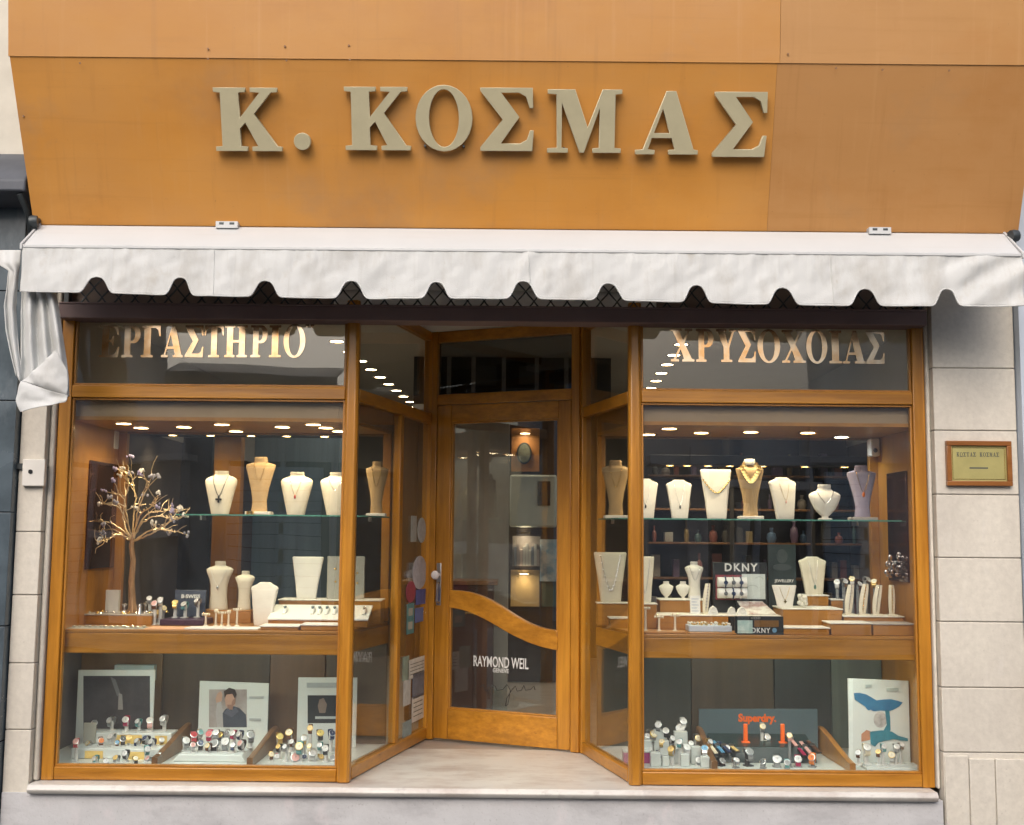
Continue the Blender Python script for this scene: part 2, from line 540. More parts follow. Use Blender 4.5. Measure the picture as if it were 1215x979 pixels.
def text_mesh(s, size, depth, width=None, spacing=1.0, bold=0.0, shear=0.0, align='CENTER'):
    cu = bpy.data.curves.new('words', 'FONT')
    cu.body = s
    cu.size = size
    cu.extrude = depth / 2
    cu.align_x = align
    cu.space_character = spacing
    cu.offset = bold
    cu.shear = shear
    cu.resolution_u = 3
    me = curve_to_mesh(cu, depth)
    if width:
        xs = [v.co.x for v in me.vertices]
        k = width / max(1e-6, max(xs) - min(xs))
        me.transform(Matrix.Diagonal((k, 1, 1, 1)))
    return me


def add_mesh(me, name, m, parent, Mx):
    me.transform(Mx)
    o0 = ORG.get(parent.name, Vector()) if parent else Vector()
    me.transform(Matrix.Translation(-o0))
    me.materials.clear()
    me.materials.append(m)
    me.name = name
    o = bpy.data.objects.new(name, me)
    COL.objects.link(o)
    if parent:
        o.parent = parent
        ORG[o.name] = o0
    return o


def glyph(ch, h, depth, name, m, parent, Mx, sx=1.0, bevel=0.0, bold=0.0):
    wd, loops = GLY[ch]
    me = curve_mesh([[(p[0] * h * sx, p[1] * h) for p in lp] for lp in loops], depth, bevel)
    return add_mesh(me, name, m, parent, Mx)
# ------------------------------------------------------------------ the setting
FZ = 0.40                                             # floor of the shop and top of the step
XL, XR = -2.49, 2.27                                 # outer edges of the timber shopfront
PL, PR = -0.882, 0.675                                # axes of the two front posts
CL, CR = (-0.555, 1.37), (0.460, 0.90)                # the two corners at the back of the entrance
RAIL0, RAIL1, TOPZ, CEIL = 2.453, 2.522, 2.958, 3.07
DECK, SHELF, LOWF = 1.19, 1.825, 0.462
CASE_Y = 0.80


def struct(name, mb, m, **k):
    return mb.build(name, m, kind='structure', **k)


g = MB()
g.face([(-150, -150, 0), (150, -150, 0), (150, 150, 0), (-150, 150, 0)])
struct('street_paving', g, mat('street_paving', (0.11, 0.108, 0.105), 0.8, var=0.2, scale=2.5, bump=0.2), smooth=False)

# step: marble tread with a rounded nosing over a rendered riser
s = MB()
nose = [(-.15, FZ - .012), (-.156, FZ - .024), (-.15, FZ - .038), (-.14, FZ - .046), (1.0, FZ - .046), (1.0, FZ), (-.138, FZ)]
s.prism([(y, z) for y, z in nose], -2.515, 2.245, 'x')
struct('step_tread', s, M['marble'], bevel=0.003)
s = MB()
s.box(-2.66, 2.28, -.112, .3, 0.0, FZ - .047)
struct('step_riser', s, M['render'])

f = MB()
f.box(-2.6, 2.6, 1.0, 6.6, FZ - .05, FZ - .006)
struct('shop_floor', f, M['floor_in'])
f = MB()
f.box(-2.75, 2.75, .12, 6.7, CEIL, CEIL + .15)
f.box(PL - .2, PR + .2, -.02, .12, CEIL, CEIL + .15)
struct('shop_ceiling', f, M['ceiling'])
f = MB()
f.box(-2.75, -2.6, .13, 6.7, 0, CEIL + 1.9)
f.box(2.6, 2.75, .13, 6.7, 0, CEIL + 1.9)
f.box(-2.75, 2.75, 6.6, 6.75, 0, CEIL + 1.9)
struct('shop_walls', f, M['wall_in'])
f = MB()
f.box(-2.75, 2.78, .0, .12, 3.30, 9.0)
f.box(-2.75, -1.0, .0, .12, 2.975, 3.298)
f.box(.80, 2.78, .0, .12, 2.975, 3.298)
f.box(-2.75, 2.78, .12, 6.8, CEIL + .16, CEIL + .3)
struct('front_wall', f, mat('front_wall_paint', (.24, .19, .16), .8, var=.15, scale=4))
f = MB()
f.box(-.999, .799, .0, .12, 2.975, 3.298)
struct('front_wall', f, M['white'])  # centre segment painted white for the light on the recess soffit

# stone piers
def pier(name, label, x0, x1, seams, jamb):
    t = thing(name, label, 'pillar', ((x0 + x1) / 2, 0, 0))
    core = MB()
    core.box(x0 + .004, x1 - .004, -.092, .0, 0.0, 3.36)
    core.build('joint_bed', M['mortar'], t)
    b = MB()
    zs = [0.0] + seams + [3.37]
    for a, c in zip(zs[:-1], zs[1:]):
        b.box(x0, x1, -.10, -.02, a + .0025, c - .0025)
    b.build('stone_course', M['stone'], t, bevel=0.004)
    j = MB()
    j.box(jamb[0], jamb[1], -.055, .10, FZ + .001 if jamb[2] else 0, 3.3)
    j.build('jamb_strip', M['stone'], t, bevel=0.012)
    return t


Lz = sorted(at(35, y, -.1).z for y in (866, 787, 706, 631, 554, 477, 400))
Rz = sorted(at(1160, y, -.1).z for y in (893, 816, 738, 662, 587, 511, 437))
lp_ = pier('stone_pier', 'narrow beige stone pier between the dark marble cladding and the shop window', -2.664, -2.528, Lz, (-2.527, -2.497, True))
rp_ = pier('stone_pier', 'wide pale stone pier carrying the brass plaque', 2.294, 2.742, Rz, (2.272, 2.293, True))
pb = MB()                                              # slabs round the foot of the wide pier
for (x0, x1, z0, z1) in ((2.297, 2.42, 0.0, .585), (2.425, 2.558, 0.0, .57), (2.563, 2.742, 0.0, .57)):
    pb.box(x0, x1, -.113, -.1, z0, z1)
pb.build('foot_slab', M['stone'], rp_, bevel=0.004)

# neighbouring fronts
nb = thing('neighbour_building', 'dark green marble cladding of the shop next door, beside the narrow pier', 'building', (-4.2, 0, 0))
c = MB()
dm = mat('dark_marble', (0.075, 0.10, 0.12), 0.25, var=0.4, scale=4, rvar=.1)
blend2(dm, (0.20, 0.23, 0.26), 3.0, (1, 1, .5), 0.55, 0.75, .6)
for k in range(6):
    c.box(-7, -2.67, -.16, .1, .02 + k * .6, .615 + k * .6)
c.build('cladding', dm, nb, bevel=0.003)
c = MB()
c.box(-7, -2.60, -.02, .12, 3.62, 9)
c.build('upper_wall', mat('pale_wall', (0.55, 0.54, 0.48), 0.85, var=0.12, scale=5, bump=.1), nb)
c = MB()
for k, (r_, cx, cz) in enumerate(((.42, -3.0, 4.02), (.60, -3.16, 4.1))):
    c.tube([(cx + r_ * math.cos(R(a)), -.028, cz + r_ * math.sin(R(a))) for a in range(-75, 60, 6)], .016 + .012 * k, 6)
c.build('painted_curve', mat('dark_green_paint', (0.02, 0.05, 0.035), .5), nb)
aw = thing('neighbour_canopy', 'dark slate sloping canopy of the shop next door, at the edge of the sign', 'canopy', (-3.4, -.2, 3.5))
c = MB()
c.prism([(-.02, 3.83), (-.30, 3.70), (-.42, 3.56), (-.42, 3.50), (-.02, 3.47)], -5.5, -2.575, 'x')
c.build('canopy_cover', mat('slate_canopy', (0.075, 0.085, 0.105), 0.6, var=0.25, scale=6), aw, bevel=.01)
c = MB()
c.tube([(-2.61, -.40, 3.49), (-2.585, -.34, 3.40), (-2.60, -.22, 3.27), (-2.62, -.12, 3.22)], .017, 8)
c.build('brace', M['steel_dark'], aw)
nr = thing('neighbour_wall', 'pale blue painted wall of the next building, beside the wide pier', 'wall', (3.6, 0, 0))
c = MB()
c.box(2.748, 6.5, -.16, .1, 1.0, 9)
c.build('painted_wall', mat('pale_blue_paint', (0.50, 0.57, 0.66), 0.8, var=0.08, scale=5, bump=.1), nr)
c = MB()
c.box(2.752, 6.5, -.165, .1, 0, .998)
c.build('dado', mat('plum_dado', (0.09, 0.06, 0.085), 0.6, var=0.2), nr)

# street opposite (seen only in the reflections, and closing the street to the sky)
ob = thing('facing_house', 'grey rendered house across the street, seen as a dim reflection in the panes', 'building', (0, -11, 0))
c = MB()
c.box(-14, 14, -17, -11.0, 0, 3.75)
for x0, x1, h_ in ((-14, -7.0, 6.8), (-2.3, 1.6, 5.6), (5.9, 14, 6.9)):  # upper storeys leave sky gaps, shaped to brighten the gilt letters' reflections
    c.box(x0, x1, -17, -11.0, 3.752, h_)
c.build('wall', mat('facing_render', (0.52, 0.58, 0.62), 0.85, var=0.25, scale=1.2), ob)
pn = mat('facing_pane', (0.03, 0.035, 0.04), 0.15, var=.2)
fr = mat('facing_shutter', (0.50, 0.55, 0.60), 0.6, var=.1)
for x in (-8.2, -1.6, .5, 7.6):
    wv = MB(); wv.box(x - .55, x + .55, -11.0, -10.985, 3.6, 5.7); wo = wv.build('window', pn, ob)
    wv = MB()
    for q in (-.62, 0, .62):
        wv.box(x + q - .05, x + q + .05, -10.985, -10.93, 3.5, 5.8)
    wv.box(x - .67, x + .67, -10.985, -10.93, 5.7, 5.8)
    wv.build('frame', fr, wo)
for x in (-6.6, -3.0, 0.4, 4.0, 7.4):
    wv = MB(); wv.box(x - 1.15, x + 1.15, -11.0, -10.985, .35, 2.75); wo = wv.build('shop_window', pn, ob)
    wv = MB()
    for q in (-1.2, -.4, .4, 1.2):
        wv.box(x + q - .04, x + q + .04, -10.985, -10.9, .3, 2.8)
    wv.build('frame', fr, wo)
for x0, x1 in ((-9, -7.05), (6, 9)):
    wv = MB(); wv.box(x0, x1, -11.0, -10.1, 3.15, 3.3); wv.build('balcony_slab', M['soffit'], ob)
wv = MB()
for x0, x1 in ((-9, -7.05), (6, 9)):
    wv = MB()
    for k in range(6):
        wv.box(x0 + k * (x1 - x0 - .04) / 5, x0 + .04 + k * (x1 - x0 - .04) / 5, -10.13, -10.10, 3.3, 4.2)
    for z in (3.5, 3.75, 4.0, 4.2):
        wv.box(x0, x1, -10.14, -10.11, z, z + .04)
    wv.build('railing', M['steel_dark'], ob)
bs = mat('facing_blue_shutter', (.55, .70, .80), .5, var=.15, scale=3)
for x0, x1 in ((-4.15, -2.75), (1.4, 1.9), (4.6, 5.5), (-7.4, -6.3)):
    wv = MB()
    for k in range(14):
        wv.box(x0, x1, -10.99, -10.90 + .02 * (k % 2), .3 + k * .17, .46 + k * .17)
    wv.build('shutter', bs, ob)
for x0, x1 in ((-5.1, -4.75), (-1.9, -1.6), (2.6, 2.9), (6.3, 6.7)):
    wv = MB()
    wv.box(x0, x1, -10.985, -10.7, 0, 3.1)
    wv.build('pilaster', M['soffit'], ob)
for k, (x, z0, z1, w_) in enumerate(((-5.7, .4, 2.5, .10), (-3.5, 2.75, 3.6, .9), (-2.2, .5, 2.9, .05), (.9, .5, 2.9, .05), (2.1, 2.8, 3.5, .7), (3.4, .4, 2.2, .08), (5.2, 2.8, 3.4, .8), (-6.9, 1.0, 2.6, .3))):
    wv = MB()
    wv.box(x - w_, x + w_, -10.98, -10.86, z0, z1)
    wv.build('signboard' if w_ > .2 else 'drainpipe', M['paper'] if k % 2 else M['soffit'], ob)
for x0, x1, z in ((-6.0, -4.6, 2.72), (-6.0, -4.8, 1.62), (2.9, 4.4, 2.4)):
    wv = MB()
    wv.box(x0, x1, -10.8, -10.3, z, z + .10)
    wv.build('pale_ledge', M['white'], ob)

fa = thing('facing_awning', 'white scalloped awning across the street, mirrored in the transom pane over the gilt letters', 'awning', (-3.6, -10.4, 3.8))
q = MB()
n_ = 60
q.v = []
for x0, x1 in ((-5.0, -2.5),):
    b0 = len(q.v)
    for j, (y, z) in enumerate(((-11.0, 4.22), (-10.2, 3.98), (-10.18, 3.70))):
        for i in range(n_ + 1):
            x = x0 + (x1 - x0) * i / n_
            q.v.append(Vector((x, y, z + (.10 * abs(math.sin(i * math.pi / 10)) - .08 if j == 2 else 0))))
    for j in range(2):
        for i in range(n_):
            a = b0 + j * (n_ + 1) + i
            q.f.append([a, a + 1, a + n_ + 2, a + n_ + 1])
            q.m.append(0)
q.build('canvas', M['canvas'], fa, solid=.01)

# ------------------------------------------------------------------ sign
sgn = thing('shop_sign', 'large tan boarded sign with raised metal Greek letters, above the white awning', 'sign', (0.05, -.5, 3.34))
fas = mat('sign_board', (0.48, 0.205, 0.030), 0.5, col2=(0.57, 0.265, 0.048), scale=2.2, stretch=(.7, 1, 1.6), bump=0.03, coat=0.1, rvar=.1, contrast=.6)
blend2(fas, (0.45, 0.235, 0.080), 0.9, (.7, 1, 1), 0.42, 0.70, 0.6)
blend2(fas, (0.37, 0.155, 0.030), 1.7, (.9, 1, 1.3), 0.52, 0.74, 0.5)
blend2(fas, (0.56, 0.33, 0.14), 3.0, (9, 1, .22), 0.58, 0.80, 0.25)
blend2(fas, (0.30, 0.135, 0.035), 1.9, (7, 1, .3), 0.58, 0.78, 0.45)
blend2(fas, (0.33, 0.20, 0.10), 1.15, (1, 1, 1.1), 0.56, 0.70, 0.45)
blend2(fas, (0.25, 0.12, 0.04), 60, (1, 1, 1), 0.66, 0.74, 0.6)
blend2(fas, (0.30, 0.13, 0.03), 3.0, (5, 1, .35), 0.60, 0.85, 0.35)
blend2(fas, (0.32, 0.145, 0.03), 3.0, (.35, 1, 9), 0.56, 0.85, 0.4)
blend2(fas, (0.30, 0.16, 0.07), 22, (1, 1, 1), 0.68, 0.8, 0.5)
fas2 = fas.copy()
fas2.name = 'sign_board_weathered'
for n in fas2.node_tree.nodes:
    if n.type == 'VALTORGB':
        n.color_ramp.elements[0].color = (0.40, 0.195, 0.062, 1)
        n.color_ramp.elements[1].color = (0.47, 0.240, 0.082, 1)
Y0, Z0, Y1, Z1 = -.35, 3.338, -.65, 4.142
SEAM = at(916, 170, -.5).x


def slab(xa, xb, yz0, yz1, th, m, name, xa1=None, xb1=None):
    q = MB()
    d = Vector((yz1[0] - yz0[0], yz1[1] - yz0[1])).normalized()
    n = Vector((d.y, -d.x)) * th
    xa1 = xa if xa1 is None else xa1
    xb1 = xb if xb1 is None else xb1
    A = [Vector((xa, *yz0)), Vector((xb, *yz0)), Vector((xb1, *yz1)), Vector((xa1, *yz1))]
    B = [p + Vector((0, n.x, n.y)) for p in A]
    q.face(A)
    q.face(list(reversed(B)))
    for k in range(4):
        j = (k + 1) % 4
        q.face([A[j], A[k], B[k], B[j]])
    return q.build(name, m, sgn, bevel=.0025)


slab(-2.548, SEAM - .0005, (Y0, Z0), (Y1, Z1), .018, fas, 'lower_board', -2.592)
slab(SEAM + .0005, 2.678, (Y0, Z0), (Y1, Z1), .018, fas2, 'lower_board', None, 2.69)
fas4 = fas.copy()
fas4.name = 'sign_board_upper'
for n in fas4.node_tree.nodes:
    if n.type == 'VALTORGB':
        n.color_ramp.elements[0].color = (0.40, 0.168, 0.021, 1)
        n.color_ramp.elements[1].color = (0.475, 0.222, 0.033, 1)
slab(-2.597, SEAM + .0112, (Y1 - .004, Z1 - .004), (-.79, 5.2), .018, fas4, 'upper_board')
fas3 = fas2.copy()
fas3.name = 'sign_board_worn'
for n in fas3.node_tree.nodes:
    if n.type == 'VALTORGB':
        n.color_ramp.elements[0].color = (0.36, 0.175, 0.045, 1)
        n.color_ramp.elements[1].color = (0.42, 0.215, 0.06, 1)
slab(SEAM + .013, 2.70, (Y1 - .004, Z1 - .004), (-.79, 5.2), .018, fas3, 'upper_board')
q = MB()
for x0, x1 in ((-2.545, -2.52), (2.655, 2.68)):
    q.prism([(-.33, 3.34), (-.63, 4.14), (-.63, 5.2), (.0, 5.2), (.0, 3.34)], x0 + (.03 if x0 < 0 else -.03), x1 + (.02 if x0 < 0 else -.03), 'x')
q.box(-2.5, 2.65, -.33, 0, 3.345, 3.36)
q.build('return_board', fas, sgn)
for (px_, py_) in ((95, 75), (247, 58), (247, 70), (338, 55), (340, 72), (414, 54), (415, 71), (935, 64), (1006, 66), (992, 81), (1047, 83), (1126, 84), (28, 138), (1037, 213)):
    p_ = at(px_, py_, -.665 if py_ < 66 else -.64)
    if py_ > 66:
        tt = (p_.z - Z0) / (Z1 - Z0)
        p_ = at(px_, py_, Y0 + (Y1 - Y0) * (at(px_, py_, -.55).z - Z0) / (Z1 - Z0) - .003)
    q = MB()
    q.lathe([(.001, 0), (.0055, 0), (.0055, .003), (.001, .003)], p_, 8, ax=(0, -1, 0))
    q.build('screw', mat('rusty_screw', (0.20, 0.10, 0.04), .6) if 'rusty_screw' not in bpy.data.materials else bpy.data.materials['rusty_screw'], sgn)

GREEK = {'K': 'Κ', 'O': 'Ο', 'M': 'Μ', 'A': 'Α', 'E': 'Ε', 'P': 'Ρ', 'T': 'Τ', 'H': 'Η', 'I': 'Ι', 'X': 'Χ', 'Y': 'Υ'}
GLY = {GREEK.get(k, k): v for k, v in GLY.items()}


def put_letter(ch, x0, y0, x1, y1, Yb, parent, m, depth, tilt=None, name='letter', bevel=0.0):
    """x0,y0 top-left and x1,y1 bottom-right of the letter in the photograph, laid on the sign's plane"""
    a, b = at(x0, (y0 + y1) / 2, Yb), at(x1, (y0 + y1) / 2, Yb)
    t, u = at((x0 + x1) / 2, y0, Yb), at((x0 + x1) / 2, y1, Yb)
    return a, b, t, u


tilt = math.atan2(Y0 - Y1, Z1 - Z0)
for ch, x0, x1, y0, y1 in (('Κ', 258, 336, 104, 179), ('.', 350, 370, 159, 178), ('Κ', 411, 488, 103, 178), ('Ο', 494, 562, 101, 178), ('Σ', 570, 633, 104, 179), ('Μ', 649, 736, 106, 181), ('Α', 753, 827, 108, 183), ('Σ', 844, 907, 109, 186)):
    def on(px_, py_):                                  # a point on the leaning board, 4 cm in front of it
        Yg = -.5
        for _ in range(6):
            p_ = at(px_, py_, Yg)
            Yg = Y0 + (Y1 - Y0) * (p_.z - Z0) / (Z1 - Z0) - .018
        return at(px_, py_, Yg)
    bl, br, tp = on(x0, y1), on(x1, y1), on((x0 + x1) / 2, y0)
    mid = on((x0 + x1) / 2, y1)
    h = (tp - mid).length
    wd, loops = GLY[ch]
    sx = (br - bl).length / (wd * h)
    if ch == '.':
        h, sx = (br - bl).length / .26, 1.0
    elif ch == 'Ο':
        h *= .985
    Mx = Matrix.Translation(bl) @ Matrix.Rotation(-R(.25), 4, 'Y') @ Matrix.Rotation(tilt, 4, 'X')
    lo = glyph(ch, h, .026, 'letter', M['letter'], sgn, Mx, sx, bevel=.002)
    xs = sorted({round(v.co.x, 3) for v in lo.data.vertices})
    oo = Vector((0.05, -.5, 3.34))
    cz = sum((v.co for v in lo.data.vertices), Vector()) / len(lo.data.vertices) + oo
    for dx in ((-.1, .1) if ch != '.' else (0,)):
        p_ = Vector((cz.x + dx, 0, bl.z + .02))
        Yb = Y0 + (Y1 - Y0) * (p_.z - Z0) / (Z1 - Z0)
        pin = MB()                                     # stand-off pins behind each letter
        pin.tube([(p_.x, Yb - .035, p_.z - .004), (p_.x, Yb + .005, p_.z)], .006, 6)
        pin.build('pin', M['steel_dark'], lo)

# ------------------------------------------------------------------ awning
aw = thing('awning', 'rolled white canvas awning with scalloped valance over the shop window', 'awning', (0, -.5, 3.1))
q = MB()
q.prism([(-.362, 3.332), (-.55, 3.185), (-.556, 3.172), (-.545, 3.165), (-.37, 3.165), (-.352, 3.18), (-.352, 3.325)], -2.508, 2.597, 'x')
q.build('cassette', M['cassette'], aw, bevel=.004)
q = MB()
q.box(-2.508, 2.597, -.572, -.556, 3.158, 3.176)
q.build('front_bar', M['cassette'], aw, bevel=.004)
for x in (-2.515, 2.604):
    q = MB()
    q.prism([(-.352, 3.345), (-.575, 3.18), (-.575, 3.15), (-.33, 3.15), (-.33, 3.33)], x - .006, x + .006, 'x')
    q.build('end_cap', M['cassette'], aw, bevel=.002)
for px_, py_ in ((270, 265), (1043, 272)):
    p_ = at(px_, py_, -.38)
    q = MB()
    q.box(p_.x - .058, p_.x + .058, -.40, -.33, p_.z - .03, p_.z + .006)
    q.box(p_.x - .040, p_.x - .015, -.4015, -.3995, p_.z - .012, p_.z, 1)
    q.box(p_.x + .015, p_.x + .040, -.4015, -.3995, p_.z - .012, p_.z, 1)
    q.build('bracket', [M['cassette'], M['steel_dark']], aw, bevel=.002)
for px_, py_ in ((40, 263), (1203, 280)):
    p_ = at(px_, py_, -.42)
    q = MB()
    q.lathe([(.001, -.02), (.03, -.02), (.034, 0), (.03, .02), (.001, .02)], p_, 14, ax=(1, .2, .1))
    q.tube([p_, p_ + Vector((.0, .03, -.09))], .016, 8)
    q.tube([p_, p_ + Vector((.0, .08, .03))], .014, 8)
    q.build('roller_bearing', M['steel_dark'], aw)

# valance
VX0, VX1 = at(26, 320, -.56).x, at(1213, 330, -.56).x
notches = [at(x, 340, -.56).x for x in (116, 214, 316, 417, 518, 621, 722, 826, 928, 1025, 1122)]
bounds = [notches[0] - .44] + notches + [notches[-1] + .44]


def vbot(x):
    z = 2.922 - .028 * (x - VX0) / (VX1 - VX0)
    k = max(i for i in range(len(bounds) - 1) if bounds[i] <= x or i == 0)
    s_ = (x - bounds[k]) / (bounds[k + 1] - bounds[k])
    z += .010 * (2 * s_ - 1) ** 4 + .006 * math.sin(x * 2.3 + 1)
    for n_ in notches:
        z += (.080 + .007 * math.sin(n_ * 7)) * math.exp(-(abs(x - n_) / (.056 + .004 * math.sin(n_ * 5))) ** 4.0)
    return z


def vfold(x, v):
    a = max(0.0, v) ** .9
    y = .008 * noise.noise((x * 2.1, 3.0, v * .3)) * (.3 + a) * 1.4
    y += .009 * a * noise.noise((x * 6.5 + v * .8, 7.0, v * .5))
    y += .007 * noise.noise((x * 16, 1.0, v * 1.6)) * (1.3 - v)
    y -= .010 * math.exp(-((x + .02 - .10 * (1 - v)) / .03) ** 2) * (1 - .5 * v)
    y += .003 * noise.noise((x * 9 + v * 2, 5.0, v * 1.5))
    y += .003 * a * math.cos((x - notches[0]) / .44 * 2 * math.pi)
    if x > 2.1:                                        # drawn diagonally to the corner
        y += .014 * math.sin(((x - 2.1) * 9 - (1 - v) * 3.6) * 2.3) * min(1, (x - 2.1) * 4) * (1 - .4 * v)
    y *= min(1.0, .15 + max(0.0, v) * 4)
    y += .0045 * noise.noise((x * 34, 2.0, v * 1.1)) * (1.1 - v) * min(1.0, .3 + v * 5)
    return y + .004 * noise.noise((x * 14 + v * 3, 8.0, v * 4)) * min(1.0, v * 4)


q = MB()
NX, NV = 620, 20
for j in range(NV + 1):
    v = j / NV
    for i in range(NX + 1):
        x = VX0 + (VX1 - VX0) * i / NX
        z = 3.168 + (vbot(x) - 3.168) * v
        vv = (3.168 - z) / .262
        q.v.append(Vector((x + .003 * noise.noise((x * 5, 0, vv * 3)), -.566 - .012 * vv + vfold(x, vv), z)))
for j in range(NV):
    for i in range(NX):
        a = j * (NX + 1) + i
        q.f.append([a, a + 1, a + NX + 2, a + NX + 1])
        q.m.append(0)
val = q.build('valance', M['canvas'], aw, sharp=80, solid=.003)
hem = MB()
pts = []
for i in range(NX + 1):
    x = VX0 + (VX1 - VX0) * i / NX
    vv = (3.168 - vbot(x)) / .262
    pts.append((x + .003 * noise.noise((x * 5, 0, vv * 3)), -.567 - .012 * vv + vfold(x, vv), vbot(x) + .002))
hem.tube(pts, .0042, 6)
hem.build('hem', M['canvas'], val)
for sx_ in (-1.53, .075, 1.62):                        # sewn seams between the widths of canvas
    hem = MB()
    zb_ = vbot(sx_)
    hem.tube([(sx_ + .01 * v_, -.5685 - .012 * v_ + vfold(sx_ + .01 * v_, v_ * (3.168 - zb_) / .262), 3.166 + (zb_ - 3.166) * v_) for v_ in [k / 10 for k in range(11)]], .0028, 5)
    hem.build('seam', M['canvas'], val)

# side curtain bundled at the corner
def curtain(rows, Yb, folds, amp, n=48, phase=0.0):
    """rows: (py, px_left, px_right, depth offset)"""
    q = MB()
    m_ = 40
    for j in range(m_ + 1):
        t = j / m_ * (len(rows) - 1)
        k = min(int(t), len(rows) - 2)
        s_ = t - k
        s_ = s_ * s_ * (3 - 2 * s_) * .4 + s_ * .6
        py_, xl, xr, dy = [rows[k][i] + (rows[k + 1][i] - rows[k][i]) * s_ for i in range(4)]
        for i in range(n + 1):
            u = i / n
            px_ = xl + (xr - xl) * u
            sk = (u - .5) * 9
            yy = Yb + dy + amp * math.sin(u * folds * 2 * math.pi + phase + .5 * noise.noise((u * 2, j * .06, 4))) * (.75 + .3 * math.sin(j * .09)) + .016 * noise.noise((u * 3, j * .1, 9))
            q.v.append(at(px_, py_ + sk * (j / m_), yy))
    for j in range(m_):
        for i in range(n):
            a = j * (n + 1) + i
            q.f.append([a, a + 1, a + n + 2, a + n + 1])
            q.m.append(0)
    return q


cc = curtain([(345, 26, 66, 0), (372, 25, 71, -.01), (400, 25, 75, -.015), (425, 25, 79, -.02), (448, 24, 82, -.02), (466, 24, 82, 0)], -.50, 3.2, .026)
sc_ = cc.build('side_curtain', M['canvas'], aw, sharp=80, solid=.004)


def cloth_patch(rows, name):
    """rows of (px, py, y) control points -> a soft sheet"""
    q = MB()
    n = len(rows[0])
    for r_ in rows:
        for (x, y, Y) in r_:
            q.v.append(at(x, y, Y))
    for j in range(len(rows) - 1):
        for i in range(n - 1):
            a = j * n + i
            q.f.append([a, a + 1, a + n + 1, a + n])
            q.m.append(0)
    me_v, n_ = q.v, 22
    rows_ = [me_v[k * n:(k + 1) * n] for k in range(len(rows))]

    def cr_(P, t):
        k = min(int(t), len(P) - 2)
        u = t - k
        p0, p1, p2, p3 = P[max(k - 1, 0)], P[k], P[k + 1], P[min(k + 2, len(P) - 1)]
        return .5 * ((2 * p1) + (p2 - p0) * u + (2 * p0 - 5 * p1 + 4 * p2 - p3) * u * u + (3 * p1 - p0 - 3 * p2 + p3) * u ** 3)
    d = MB()
    for a in range(n_ + 1):
        for b in range(n_ + 1):
            row_ = [cr_(R_, b / n_ * (n - 1)) for R_ in rows_]
            p = cr_(row_, a / n_ * (len(rows) - 1))
            p = p + Vector((0, .010 * noise.noise((p.x * 9 + p.z * 16, 1, p.z * 5)) + .006 * noise.noise((p.x * 30, 2, p.z * 26)), 0))
            d.v.append(p)
    for a in range(n_):
        for b in range(n_):
            k = a * (n_ + 1) + b
            d.f.append([k, k + 1, k + n_ + 2, k + n_ + 1])
            d.m.append(0)
    return d.build(name, M['canvas'], sc_, sharp=180, solid=.003)


cloth_patch([[(66, 416, -.56), (67, 417, -.565), (72, 426, -.56), (80, 440, -.545)],
             [(50, 431, -.562), (56, 436, -.572), (68, 446, -.568), (81, 456, -.55)],
             [(36, 444, -.56), (44, 450, -.578), (62, 457, -.580), (80, 466, -.555)],
             [(26, 452, -.555), (40, 456, -.566), (60, 464, -.566), (78, 471, -.55)]], 'turned_corner')
cloth_patch([[(25, 452, -.562), (40, 457, -.575), (60, 464, -.578), (81, 469, -.560)],
             [(21, 464, -.57), (38, 468, -.585), (58, 471, -.575), (80, 472, -.565)],
             [(19, 476, -.57), (36, 477, -.575), (58, 477, -.585), (79, 475, -.57)],
             [(24, 489, -.57), (38, 485, -.59), (58, 481, -.595), (77, 477, -.57)]], 'lower_corner')
fl = curtain([(297, -12, 25, .03), (312, -6, 24, 0), (322, 10, 22, 0), (345, 8, 20, .0), (365, 5, 19, .01), (395, 7, 21, .01), (425, 13, 24, .0), (450, 19, 25, 0)], -.53, 1.2, .016, n=20)
fl.build('curtain_edge', M['canvas'], aw, sharp=80, solid=.004)

# ------------------------------------------------------------------ lintel and roller grille
q = MB()
q.box(XL + .01, XR - .01, -.13, .02, 2.878, 2.955)
q.box(XL + .01, XR - .01, -.135, -.06, 2.955, 2.965)
lin = q.build('lintel_beam', M['lintel'], bevel=.004)
tag(lin, 'dark brown painted lintel beam behind the awning, above the transom panes', 'beam')
gr = thing('roller_grille', 'dark steel lattice roller grille showing through the valance scallops', 'grille', (0, -.04, 3.0))
q = MB()
step = .092
n_ = int((XR - XL) / step)
for r_ in range(4):
    for i in range(n_ + 1):
        x = XL + .03 + i * step + (step / 2 if r_ % 2 else 0)
        z = 2.955 + r_ * .055
        if x + step / 2 > XR - .02:
            continue
        q.tube([(x, -.045, z + .055), (x + step * .12, -.045, z + .038), (x + step * .38, -.045, z + .012), (x + step * .5, -.045, z), (x + step * .62, -.045, z + .012), (x + step * .88, -.045, z + .038), (x + step, -.045, z + .055)], .0048, 5)
q.build('lattice', M['steel_dark'], gr)
q = MB()
for x in (XL + .015, XR - .04):
    q.box(x, x + .025, -.075, -.025, 2.96, 3.22)
q.tube([(XL + .03, -.05, 3.215), (XR - .03, -.05, 3.215)], .035, 12)
q.build('roller', M['steel_dark'], gr)

